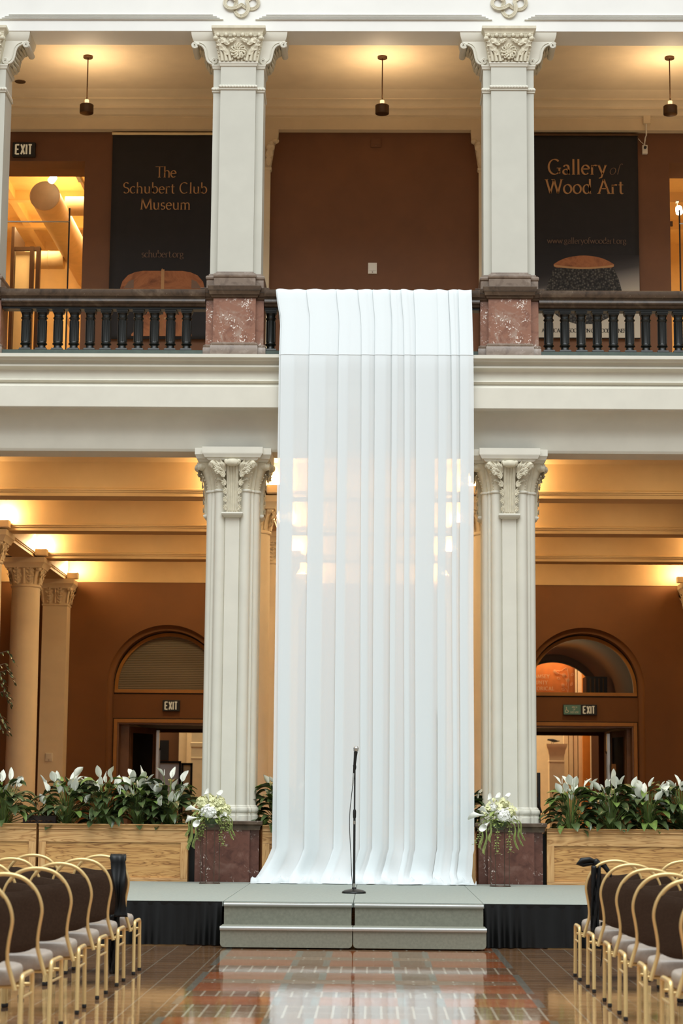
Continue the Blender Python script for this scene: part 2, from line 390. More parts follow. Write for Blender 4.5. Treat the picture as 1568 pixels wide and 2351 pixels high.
# ------------------------------------------------------------------ lettering: a small serif stroke alphabet
def _a(cx, cy, rx, ry, a0, a1, n=16): return [(cx+rx*cos(radians(a0+(a1-a0)*i/n)), cy+ry*sin(radians(a0+(a1-a0)*i/n))) for i in range(n+1)]
G = {  # advance, strokes, serifs (x, y, half width)
 'h': (.66, [[(.13, 1.02), (.13, 0)], _a(.33, .40, .19, .22, 175, 0)+[(.52, 0)]], [(.13, 0, .1), (.52, 0, .1)]),
 'n': (.66, [[(.13, .62), (.13, 0)], _a(.33, .40, .19, .22, 175, 0)+[(.52, 0)]], [(.13, 0, .1), (.52, 0, .1)]),
 'm': (.98, [[(.13, .62), (.13, 0)], _a(.31, .40, .17, .22, 175, 0)+[(.48, 0)], _a(.66, .40, .17, .22, 175, 0)+[(.83, 0)]], [(.13, 0, .1), (.48, 0, .1), (.83, 0, .1)]),
 'u': (.66, [[(.13, .62)]+_a(.32, .22, .19, .22, 180, 350), [(.52, .62), (.52, 0)]], [(.1, .61, .06), (.49, .61, .06), (.56, 0.01, .05)]),
 'e': (.56, [_a(.29, .31, .23, .31, 8, 315), [(.07, .36), (.51, .36)]], []),
 'c': (.54, [_a(.30, .31, .24, .31, 48, 315)], []),
 'o': (.62, [_a(.31, .31, .25, .31, 0, 360, 28)], []),
 'b': (.64, [[(.13, 1.02), (.13, .05)], _a(.34, .31, .22, .31, 0, 360, 28)], []),
 'd': (.64, [[(.52, 1.02), (.52, 0)], _a(.30, .31, .22, .31, 0, 360, 28)], [(.56, 0, .05)]),
 'r': (.46, [[(.13, .62), (.13, 0)], _a(.31, .43, .18, .18, 165, 55)], [(.13, 0, .1)]),
 't': (.40, [[(.18, .82), (.18, .15)]+_a(.30, .15, .12, .15, 180, 300)], [(.2, .61, .16)]),
 'l': (.30, [[(.15, 1.02), (.15, 0)]], [(.15, 0, .1)]),
 's': (.46, [_a(.23, .46, .14, .16, 35, 260, 12)+_a(.23, .16, .16, .16, 80, -145, 12)], []),
 'a': (.56, [_a(.26, .44, .16, .18, 160, 0, 10)+[(.42, 0)], _a(.25, .17, .18, .17, 0, 360, 20)], [(.46, 0, .05)]),
 'g': (.58, [_a(.25, .42, .18, .2, 0, 360, 20), _a(.27, -.10, .22, .15, 0, 360, 20), [(.14, .26), (.11, .12), (.24, .05)], [(.38, .57), (.52, .62)]], []),
 'y': (.58, [[(.07, .62), (.31, .02)], [(.53, .62), (.24, -.2), (.08, -.26)]], [(.08, .61, .09), (.52, .61, .08)]),
 'f': (.36, [[(.16, 0)]+_a(.30, .80, .14, .22, 180, 40, 8)], [(.16, 0, .1), (.18, .61, .14)]),
 'w': (.86, [[(.06, .62), (.26, 0)], [(.26, 0), (.43, .6)], [(.43, .6), (.62, 0)], [(.62, 0), (.8, .62)]], [(.06, .61, .08), (.8, .61, .08)]),
 '.': (.26, [[(.12, .02), (.12, .09)]], []), ' ': (.34, [], []),
 'T': (.76, [[(.38, 1), (.38, 0)]], [(.38, .97, .36), (.38, 0, .13)]),
 'S': (.60, [_a(.31, .75, .22, .24, 35, 262, 12)+_a(.31, .25, .24, .25, 82, -148, 12)], []),
 'C': (.86, [_a(.46, .5, .38, .5, 48, 312, 24)], []),
 'M': (1.08, [[(.16, .98), (.10, 0)], [(.16, .98), (.52, .04)], [(.52, .04), (.90, .98)], [(.90, .98), (.96, 0)]], [(.10, 0, .11), (.96, 0, .12)]),
 'G': (.92, [_a(.46, .5, .38, .5, 48, 325, 24), [(.76, .42), (.76, .06)]], [(.74, .42, .14)]),
 'W': (1.16, [[(.06, 1), (.33, 0)], [(.33, 0), (.58, .96)], [(.58, .96), (.84, 0)], [(.84, 0), (1.10, 1)]], [(.07, .98, .12), (1.1, .98, .1), (.52, .98, .12)]),
 'A': (.86, [[(.09, 0), (.42, 1)], [(.42, 1), (.77, 0)], [(.2, .34), (.65, .34)]], [(.09, 0, .11), (.77, 0, .12)]),
 'E': (.66, [[(.15, 1), (.15, 0)], [(.15, .98), (.58, .98), (.58, .86)], [(.15, .52), (.48, .52)], [(.15, .02), (.60, .02), (.61, .16)]], [(.12, 0, .08), (.12, .98, .08)]),
 'R': (.80, [[(.15, 1), (.15, 0)], [(.15, .98)]+_a(.34, .74, .22, .24, 90, -90, 14)+[(.15, .5)], [(.38, .5), (.74, 0)]], [(.15, 0, .11), (.12, .98, .07), (.76, 0, .06)]),
 'I': (.36, [[(.18, 1), (.18, 0)]], [(.18, 0, .12), (.18, .98, .12)]),
 'N': (.92, [[(.14, 1), (.14, 0)], [(.14, 1), (.78, 0)], [(.78, 1), (.78, 0)]], [(.14, 0, .11), (.78, .98, .11), (.08, .98, .08)]),
 'O': (.92, [_a(.46, .5, .39, .5, 0, 360, 32)], []),
 'D': (.86, [[(.15, 1), (.15, 0)], [(.15, .98), (.34, .98)]+_a(.38, .5, .40, .48, 90, -90, 18)+[(.15, .02)]], [(.12, 0, .08), (.12, .98, .08)]),
 'U': (.86, [[(.15, 1), (.15, .35)]+_a(.43, .33, .28, .33, 180, 360, 14)+[(.71, 1)]], [(.15, .98, .12), (.71, .98, .11)]),
 'F': (.62, [[(.15, 1), (.15, 0)], [(.15, .98), (.56, .98), (.56, .86)], [(.15, .52), (.46, .52)]], [(.15, 0, .11), (.12, .98, .08)]),
 'Y': (.78, [[(.08, 1), (.38, .45)], [(.70, 1), (.38, .45)], [(.38, .45), (.38, 0)]], [(.08, .98, .11), (.7, .98, .1), (.38, 0, .12)]),
 'H': (.90, [[(.15, 1), (.15, 0)], [(.75, 1), (.75, 0)], [(.15, .52), (.75, .52)]], [(.15, 0, .11), (.15, .98, .11), (.75, 0, .11), (.75, .98, .11)]),
 'L': (.62, [[(.15, 1), (.15, 0)], [(.15, .02), (.58, .02), (.59, .18)]], [(.12, 0, .08), (.15, .98, .11)]),
 'X': (.80, [[(.1, 1), (.7, 0)], [(.7, 1), (.1, 0)]], []),
}
def strokes(mb, pts, y, thick, thin, nib, sc, ox, oz, slant=0):
    P = [(ox+(px+slant*py)*sc, oz+py*sc) for px, py in pts]; L = []; R_ = []
    for i, (x, z) in enumerate(P):
        a = P[max(i-1, 0)]; b = P[min(i+1, len(P)-1)]
        dx, dz = b[0]-a[0], b[1]-a[1]; l = math.hypot(dx, dz) or 1e-9
        ang = atan2(dz, dx); w = (thin+(thick-thin)*abs(sin(ang-nib)))*sc/2
        L.append((x-dz/l*w, y, z+dx/l*w)); R_.append((x+dz/l*w, y, z-dx/l*w))
    n = len(P); mb.add(L+R_, [(i, n+i, n+i+1, i+1) for i in range(n-1)])
def text_w(s, sp=0.02): return sum(G[c][0]+sp for c in s)
def lettering(name, lines, mat, parent, y, serif=True, thick=.115, thin=.04, slant=0):
    """lines: (string, centre x, baseline z, total width, cap height)"""
    mb = MB()
    for s_, cx, bz, wid, h in lines:
        nat = text_w(s_)*h; extra = (wid-nat)/max(len(s_), 1)
        x = cx-wid/2
        for ch in s_:
            adv, st, sf = G[ch]
            for p in st: strokes(mb, p, y, thick, thin, radians(18) if serif else 0, h, x+extra/2, bz, slant)
            if serif and not slant:
                for sx_, sy_, hw in sf: strokes(mb, [(sx_-hw, sy_), (sx_+hw, sy_)], y, thin, thin, 0, h, x+extra/2, bz)
            x += adv*h+0.02*h+extra
    return mb.build(name, mat, parent, smooth=0, solid=0.002)
def exit_letters(parent, cx, bz, w, h, y, mat='exit'):
    mb = MB(); gl = {'E': [[(0, 0), (0, 1)], [(0, .97), (.62, .97)], [(0, .5), (.5, .5)], [(0, .03), (.62, .03)]], 'X': [[(0, 0), (.62, 1)], [(.62, 0), (0, 1)]], 'I': [[(.1, 0), (.1, 1)]], 'T': [[(.31, 0), (.31, 1)], [(0, .97), (.62, .97)]]}
    adv = {'E': 1.0, 'X': .92, 'I': .46, 'T': .62}; tot = sum(adv.values()); x = cx-w/2; k = w/tot
    for ch in 'EXIT':
        for p in gl[ch]:
            strokes(mb, [(px*k/h, pz) for px, pz in p], y, .17, .15, 0, h, x, bz)
        x += adv[ch]*k
    return mb.build('lettering', mat, parent, smooth=0, solid=0.004)
# ================================================================== the setting
XL, XR, XF = -1.73, 1.60, -4.93          # facade columns (left pair, right pair, the one at the picture's edge)
YC = 23.55                                # column line of the facade
ZB = 5.496                                # underside of the hall beams
ROWS = [-6.14, -1.72, 1.60, 6.18]         # column rows running into the lower hall
BAYS = [27.2, 30.8, 34.4]                 # beams and columns along them
WALL = 38.0
def S_(name, mb, mat, **k): return struct(mb.build(name, mat, None, **k))

S_('floor', MB().add([(-11, -3, 0), (11, -3, 0), (11, 52, 0), (-11, 52, 0)], [(0, 1, 2, 3)]), 'floor', smooth=0)
# balcony edge: cornice over the lower columns (profile in Y, Z)
prof = [(23.42, 6.64), (23.05, 6.618), (23.05, 6.578), (23.085, 6.572), (23.09, 6.55), (23.12, 6.545), (23.15, 6.52), (23.158, 6.50), (23.12, 6.497), (23.12, 6.475), (23.17, 6.468), (23.20, 6.445),
        (23.20, 6.352), (23.175, 6.348)]
prof += [(23.185-0.045*sin(radians(a)), 6.335-0.022*(a/90.0)) for a in (10, 40, 70, 100, 130, 160)]
prof += [(23.19, 6.285), (23.175, 6.268), (23.15, 6.25), (23.13, 6.235), (23.10, 6.226), (23.10, 5.982), (23.108, 5.972), (23.125, 5.970), (23.127, 5.962)]
prof += [(23.13+.27*cos(radians(a)), 5.675+.285*sin(radians(a))) for a in (90, 80, 70, 60, 50, 40, 30, 20, 10, 0)]
prof += [(23.40, 5.53), (23.405, 5.52), (23.42, ZB), (23.84, ZB), (23.84, 6.64)]
S_('trim_balcony_cornice', MB().sweep_x(prof, -10, 10), 'plaster')
S_('floor_balcony', MB().box(-10, 10, 23.84, WALL, 6.30, 6.62), 'tan', smooth=0)
# upper entablature
S_('trim_upper_entablature', MB().sweep_x([(23.32, 10.772), (23.32, 13.2), (23.78, 13.2), (23.78, 10.772)], -10, 10), 'plaster_hi', smooth=0)
mb = MB()
kn = [XF, XL, XR, 4.93]
for i in range(len(kn)+1):
    a = -10 if i == 0 else kn[i-1]; b = 10 if i == len(kn) else kn[i]
    for k, (z, t, q) in enumerate(((10.977, .012, 0.33), (10.955, .010, 0.28), (10.936, .009, .245), (10.918, .008, .20))):
        xa = a+(q if i else 0); xb = b-(q if i < len(kn) else 0)
        mb.sweep_x([(23.325, z-t*.5), (23.300, z-t*.3), (23.296, z), (23.300, z+t*.3), (23.325, z+t*.5)], xa, xb)
S_('trim_panel_moulding', mb, 'plaster_hi')
# upper gallery: ceiling, frieze, back wall with two doorways
ZC = 11.0
S_('ceiling_gallery', MB().box(-10, 10, 23.78, 26.2, ZC, ZC+.15), 'tan', smooth=0)

UW = 26.58                                # gallery back wall
crown = [(25.90, ZC+.02), (25.95, 10.998), (26.02, 10.990), (26.10, 10.965), (26.16, 10.952), (26.16, 10.935), (26.20, 10.930), (26.26, 10.905), (26.29, 10.875), (26.29, 10.85),
         (26.32, 10.845), (26.36, 10.82), (26.38, 10.79), (26.40, 10.783), (26.43, 10.780), (26.43, 10.768), (26.45, 10.764), (26.45, 10.60), (26.60, 10.60), (26.60, 11.15), (25.90, 11.15)]
S_('trim_gallery_crown', MB().sweep_x(crown, -10, 10), 'tan')
UT = 10.175; OL = -4.105; OLL = -5.75; OR_ = 4.054; ORR = 5.75; UB = 27.28
w = MB()
w.box(OL, OR_, UW, UB, 6.3, 11.1); w.box(-10, OLL, UW, UB, 6.3, 11.1); w.box(ORR, 10, UW, UB, 6.3, 11.1)
w.box(OLL, OL, UW, UB, UT, 11.1); w.box(OR_, ORR, UW, UB, UT, 11.1)
S_('wall_gallery', w, 'brown', smooth=0)
S_('wall_gallery_side', MB().box(-10.2, -10, 23.3, 34, 5.5, 13.2).box(10, 10.2, 23.3, 34, 5.5, 13.2), 'tan', smooth=0)
# rooms behind the gallery doorways (seen through the openings)
for sx, nm in ((-1, 'west'), (1, 'east')):
    x0, x1 = (-6.6, -3.2) if sx < 0 else (3.2, 6.6)
    b = MB(); b.box(x0-.1, x0, UB, 33, 6.3, 11.1); b.box(x1, x1+.1, UB, 33, 6.3, 11.1); b.box(x0-.1, x1+.1, 33, 33.1, 6.3, 11.1)
    S_('wall_room_'+nm, b, 'roomwall', smooth=0)
    S_('ceiling_room_'+nm, MB().box(x0, x1, UB, 33, 10.86, 11.0), 'roomwall', smooth=0)
    cb = MB()
    for k in range(3): cb.box(x0, x1, 28.6+k*1.5, 28.72+k*1.5, 10.70, 10.86)
    cb.box((x0+x1)/2-.9*1-.06, (x0+x1)/2-.9+.06, UB, 33, 10.72, 10.86)
    S_('trim_room_beams_'+nm, cb, 'roomwall', smooth=0)

# ---- lower hall: beams, ceiling coffers, end wall with two arched doorways
LC = ZB+.60
S_('ceiling_hall', MB().box(-10, 10, 23.84, WALL+.6, LC, LC+.15), 'hallceil', smooth=0)
def beam_prof(yc, hw=.21):
    h = LC-ZB
    return [(yc-hw, ZB), (yc-hw, ZB+.05), (yc-hw-.015, ZB+.055), (yc-hw-.015, ZB+.075), (yc-hw-.03, ZB+.08), (yc-hw-.03, ZB+.10), (yc-hw, ZB+.115), (yc-hw, LC-.12), (yc-hw-.02, LC-.11), (yc-hw-.04, LC-.08), (yc-hw-.09, LC-.03), (yc-hw-.10, LC),
            (yc+hw+.10, LC), (yc+hw+.09, LC-.03), (yc+hw+.04, LC-.08), (yc+hw+.02, LC-.11), (yc+hw, LC-.12), (yc+hw, ZB+.115), (yc+hw+.03, ZB+.10), (yc+hw+.03, ZB+.08), (yc+hw+.015, ZB+.075), (yc+hw+.015, ZB+.055), (yc+hw, ZB+.05), (yc+hw, ZB)]
for y in BAYS: S_('ceiling_beam', MB().sweep_x(beam_prof(y), -10, 10), 'hallceil')
for x in ROWS:
    b = MB(); pr = beam_prof(x, .19)
    for k in range(4):
        y0 = 23.84 if k == 0 else BAYS[k-1]+.21; y1 = WALL if k == 3 else BAYS[k]-.21
        b.sweep_y([(p[0], p[1]) for p in pr], y0, y1)
    S_('ceiling_beam', b, 'hallceil')
S_('wall_hall_side', MB().box(-10.2, -10, 23.3, WALL+8, 0, 6.3).box(10, 10.2, 23.3, WALL+8, 0, 6.3), 'rust', smooth=0)
S_('trim_hall_frieze', MB().box(-10, 10, WALL-.012, WALL, ZB, LC), 'hallceil', smooth=0)
# end wall with arched recesses
AC, AR, ASP = 4.01, 1.155, 3.52           # arch centre (both sides), radius, springing height
def arch_pts(r, spring, c, n=40): return [(c+r*cos(pi-pi*i/n), spring+r*sin(pi-pi*i/n)) for i in range(n+1)]
w = MB(); y = WALL; zt = ZB+.02
xs = [(-10, -AC-AR), (-AC+AR, AC-AR), (AC+AR, 10)]
for a, b in xs: w.add([(a, y, 0), (b, y, 0), (b, y, zt), (a, y, zt)], [(0, 1, 2, 3)])
for c in (-AC, AC):
    P = arch_pts(AR, ASP, c)
    for i in range(40):
        (xa, za), (xb, zb_) = P[i], P[i+1]
        w.add([(xa, y, za), (xb, y, zb_), (xb, y, zt), (xa, y, zt)], [(0, 1, 2, 3)])
    # soft rounded reveal running back to the recessed door plane
    Q = [(c-AR, 0)]+P+[(c+AR, 0)]
    rs = []
    for t in range(7):
        a = pi/2*t/6; off = .10*(1-cos(a)); yy = y+.10*sin(a)
        rs.append([(c+(px-c)*(AR-off)/AR, yy, (ASP+(pz-ASP)*(AR-off)/AR) if pz > ASP else pz) for px, pz in Q])
    rs.append([(c+(px-c)*(AR-.10)/AR, y+.30, (ASP+(pz-ASP)*(AR-.10)/AR) if pz > ASP else pz) for px, pz in Q])
    w.grid([[tuple(p) for p in r] for r in rs])
S_('wall_hall_end', w, 'rust', smooth=50)
# recessed door walls with openings (lunette above, doorway below)
FY = 38.3; RO, RI = 1.05, .985; LB = 3.38; DT = 2.87
for c, nm in ((-4.0, 'west'), (4.0, 'east')):
    w = MB(); R2 = AR-.08
    w.add([(c-R2, FY, DT), (c+R2, FY, DT), (c+R2, FY, LB), (c-R2, FY, LB)], [(0, 1, 2, 3)])
    for s in (-1, 1):
        xa, xb = sorted((c+s*R2, c+s*RO)); w.add([(xa, FY, 0), (xb, FY, 0), (xb, FY, DT), (xa, FY, DT)], [(0, 1, 2, 3)]); w.add([(xa, FY, LB), (xb, FY, LB), (xb, FY, 3.49), (xa, FY, 3.49)], [(0, 1, 2, 3)])
    A = arch_pts(R2, ASP, c); B = arch_pts(RO, 3.49, c)
    w.grid([[(px, FY, pz) for px, pz in A], [(px, FY, pz) for px, pz in B]])
    # a flat slab between door height and lunette, and the side walls of the passage behind
    S_('wall_door_'+nm, w, 'rust', smooth=0)
    S_('wall_passage_'+nm, MB().box(c-1.25, c-1.12, FY+.02, 44.5, 0, 4.7).box(c+1.12, c+1.25, FY+.02, 44.5, 0, 4.7), 'rust', smooth=0)
    S_('ceiling_passage_'+nm, MB().box(c-1.12, c+1.12, FY+.10, 44.5, 2.90, 3.33), 'darkline', smooth=0)
    v = MB(); v.grid([[(px, yy, pz) for px, pz in [(c-1.12, 3.33)]+arch_pts(1.11, 3.52, c, 24)+[(c+1.12, 3.33)]] for yy in (FY+.02, 41.4, 44.5)])
    S_('ceiling_vault_'+nm, v, 'rust', smooth=60)
    # far end of the passage: wall with lunette and doorway
    w = MB(); Y2 = 44.5
    for s in (-1, 1):
        xa, xb = sorted((c+s*1.3, c+s*1.0)); w.add([(xa, Y2, 0), (xb, Y2, 0), (xb, Y2, 3.47), (xa, Y2, 3.47)], [(0, 1, 2, 3)])
    w.add([(c-1, Y2, 2.82), (c+1, Y2, 2.82), (c+1, Y2, 3.40), (c-1, Y2, 3.40)], [(0, 1, 2, 3)])
    B = arch_pts(1.0, 3.47, c, 30)
    for i in range(30): w.add([(B[i][0], Y2, B[i][1]), (B[i+1][0], Y2, B[i+1][1]), (B[i+1][0], Y2, 4.9), (B[i][0], Y2, 4.9)], [(0, 1, 2, 3)])
    S_('wall_passage_end_'+nm, w, 'rust', smooth=0)
    S_('trim_passage_arch_'+nm, MB().tube([(p[0], Y2-.02, p[1]) for p in arch_pts(1.0, 3.47, c, 30)], .022, 6), 'silverdoor')
S_('wall_far', MB().box(-10, 10, 50, 50.1, 0, 6.5), 'roomwall', smooth=0)
S_('ceiling_far', MB().box(-10, 10, 44.5, 50, 6.0, 6.1), 'roomwall', smooth=0)
S_('wall_far_west', MB().box(-5.8, -4.72, 48.0, 48.1, 0, 6), 'rust', smooth=0)
S_('wall_far_east', MB().box(4.93, 5.106, 47.2, 47.3, 0, 6), 'orangewall', smooth=0)
S_('wall_far_corner', MB().box(5.106, 6.2, 46.9, 47.0, 0, 6), 'rust', smooth=0)
# fluted cream wall panels in the far corridor
b = MB()
for k, x in enumerate((4.54, 4.66, 4.77, 4.88)): b.box(x-.04, x+.05, 47.35-.03*(k % 2), 47.6, 0, 6)
S_('trim_far_panel_east', b, 'roomwall', smooth=0)
b = MB().box(-4.72, -4.52, 47.8, 48.2, 0, 6).box(-4.52, -4.30, 47.72, 48.2, 0, 6)
S_('trim_far_panel_west', b, 'roomwall', smooth=0)

# doors and lunette windows of the two arched doorways
for n, (c, nm) in enumerate(((-4.0, 'west'), (4.0, 'east')), 1):
    # lunette frame
    fr = MB(); A = [(c-RO, LB)]+arch_pts(RO, 3.49, c)+[(c+RO, LB)]; B = [(c-RI, LB+.065)]+arch_pts(RI, 3.49, c)+[(c+RI, LB+.065)]
    rr = []
    for i in range(len(A)): rr.append([(A[i][0], FY-.02, A[i][1]), (B[i][0], FY-.03, B[i][1]), (B[i][0], FY+.05, B[i][1]), (A[i][0], FY+.05, A[i][1])])
    fr.rings(rr)
    fr.box(c-RO, c+RO, FY-.025, FY+.05, LB, LB+.065)
    win = struct(fr.build('window_%d' % n, 'gold', None, smooth=30)); win['kind'] = 'structure'
    g = MB(); P = [(c-RI, LB+.06)]+arch_pts(RI, 3.49, c)+[(c+RI, LB+.06)]
    ly = FY+.03
    g.add([(px, ly, pz) for px, pz in P]+[(c, ly, LB+.06)], [(i, i+1, len(P)) for i in range(len(P)-1)])
    o = g.build('pane', 'blind' if n == 1 else 'glass', win, smooth=0)
    if n == 1: o.name = 'pleated_blind'; tag(o, 'grey pleated blind filling the lunette')
    S_('trim_shadow_gap_'+nm, MB().tube([(p[0], FY-.004, p[1]) for p in [(c-RO-.012, LB-.012)]+arch_pts(RO+.012, 3.49, c)+[(c+RO+.012, LB-.012)]], .011, 5, closed=True).tube([(c-RO-.012, FY-.004, 0), (c-RO-.012, FY-.004, DT+.012), (c+RO+.012, FY-.004, DT+.012), (c+RO+.012, FY-.004, 0)], .011, 5), 'darkline')
    # doorway: ochre casing, bronze jambs, open metal leaf
    fr = MB(); fr.box(c-RO, c-RO+.07, FY-.03, FY+.02, 0, DT).box(c+RO-.07, c+RO, FY-.03, FY+.02, 0, DT).box(c-RO+.07, c+RO-.07, FY-.03, FY+.02, DT-.07, DT)
    d = struct(fr.build('door_%d' % n, 'gold', None, smooth=0, bevel=.006))
    j = MB(); j.box(c-RO+.07, c-RO+.10, FY, FY+.34, 0, DT-.07).box(c+RO-.10, c+RO-.07, FY, FY+.34, 0, DT-.07).box(c-RO+.07, c+RO-.07, FY+.02, FY+.34, DT-.10, DT-.07)
    j.build('jamb', 'steel', d, smooth=0, bevel=.004)
    s = -1 if n == 1 else 1
    hx = c-.78 if s < 0 else c+.88
    an = 64 if s < 0 else 78
    sf = MB(); sf.box(*sorted((c+s*.98, hx)), FY+.30, FY+.40, 0, 2.80); sf.build('side_frame', 'steel', d, smooth=0, bevel=.004)
    # open leaf standing back into the passage
    leaf = MB(); L = .92
    leaf.box(0, L, -.02, .02, 0.02, .22).box(0, L, -.02, .02, 2.62, 2.74).box(0, .09, -.022, .022, .02, 2.74).box(L-.09, L, -.022, .022, .02, 2.74)
    mt = Matrix.Translation((hx, FY+.36, 0)) @ Matrix.Rotation(radians(an if s < 0 else 180-an), 4, 'Z')
    leaf.xf(mt); leaf.build('door_leaf', 'steel', d, smooth=0, bevel=.004)
    MB().box(.09, L-.09, -.006, .006, .22, 2.62).xf(mt).build('glass_pane', 'black', d, smooth=0)
    jb = MB(); jx = c-s*0.0
    e = hx+ (L*cos(radians(an)) if s < 0 else -L*cos(radians(an)))
    jb.box(e-.03+(.06*-s), e+.03+(.06*-s), FY+1.14, FY+1.24, 0, 2.70)
    jb.build('inner_jamb', 'silverdoor', d, smooth=0, bevel=.004)
    MB().tube([(e+(.11*-s), FY+1.14, .9), (e+(.11*-s), FY+1.08, .95), (e+(.11*-s), FY+1.08, 2.3), (e+(.11*-s), FY+1.14, 2.35)], .012, 8).build('door_handle', 'silverdoor', d)
# added fill lights to even out the hall, out of sight behind the beams
for x in (-3.93, -.06, 3.9):
    for y in (25.4, 29.0, 32.6, 36.2): area('hall_fill_light', (x, y, LC-.03), (0, 0, 0), .5, .5, 34, WARM)
# lights of the place: warm room lamps behind the doorways, plus one added banner fill
area('room_light_west', (-5.0, 30.0, 10.6), (0, 0, 0), 1.6, 2.5, 150, (1, .72, .38))
area('room_light_east', (5.0, 30.0, 10.6), (0, 0, 0), 1.6, 2.5, 60, (1, .68, .32))
area('corridor_light', (0, 46.9, 5.9), (0, 0, 0), 12, 4.2, 460, (1, .80, .55))
point('banner_fill_light', (3.9, 44.8, 5.0), 30, (1, .8, .55), .15)  # added light to brighten the orange banner, no fixture modelled
point('passage_light_west', (-4.0, 41.5, 3.9), 12, WARM, .2)
point('passage_light_east', (4.0, 41.5, 3.9), 14, WARM, .2)
# ================================================================== columns
def part(mb, name, mat, parent, base, **k):
    mb.xf(Matrix.Translation((0, 0, -base))); return mb.build(name, mat, parent, **k)
def leaf_lobed(mb, path, wid, nl, sgn_out, depth=.03, curl=.0):
    """a ribbed, serrated acanthus blade: path = list of (x, y, z) along the rib; wid = half widths; lobes on both sides"""
    n = len(path)*1
    P = [Vector(p) for p in path]; out = Vector(sgn_out).normalized()
    m_ = nl*6; rows = []
    def samp(t):
        f = t*(len(P)-1); i = min(int(f), len(P)-2); return P[i].lerp(P[i+1], f-i), (P[i+1]-P[i]).normalized()
    for k in range(m_+1):
        t = k/m_; p, d = samp(t); side = d.cross(out).normalized()
        i = min(int(t*(len(wid)-1)), len(wid)-2); w = wid[i]+(wid[i+1]-wid[i])*(t*(len(wid)-1)-i)
        ph = (t*nl) % 1.0; lob = .55+.45*(1-ph)**.6 if ph > .12 else .55+.45*(ph/.12)
        tipshift = d*(w*.45*lob)
        row = []
        for s in (-1, -.66, -.33, 0, .33, .66, 1):
            a = abs(s); ridge = .25*depth*cos(ph*2*pi)*(a > .2)
            h = depth*(1-.2*a)*(1-a*a*.5)+ridge+(.35*depth if a == 1 else 0)
            row.append(tuple(p+side*(s*w*lob)+tipshift*(a**1.5)+out*h))
        rows.append(row)
    mb.grid(rows)

def knot_curve(r, n=5, k=200, twist=2, b=.42):
    """closed interlaced band of n lobes in the XZ plane; the second value of each point weaves over and under"""
    pts = []
    for i in range(k):
        t = 2*pi*i/k
        x = (1-b)*cos(twist*t)+b*cos((n-twist)*t*-1); z = (1-b)*sin(twist*t)+b*sin(-(n-twist)*t)
        pts.append((r*x, r*z, sin(n*t*1.0)))
    return pts

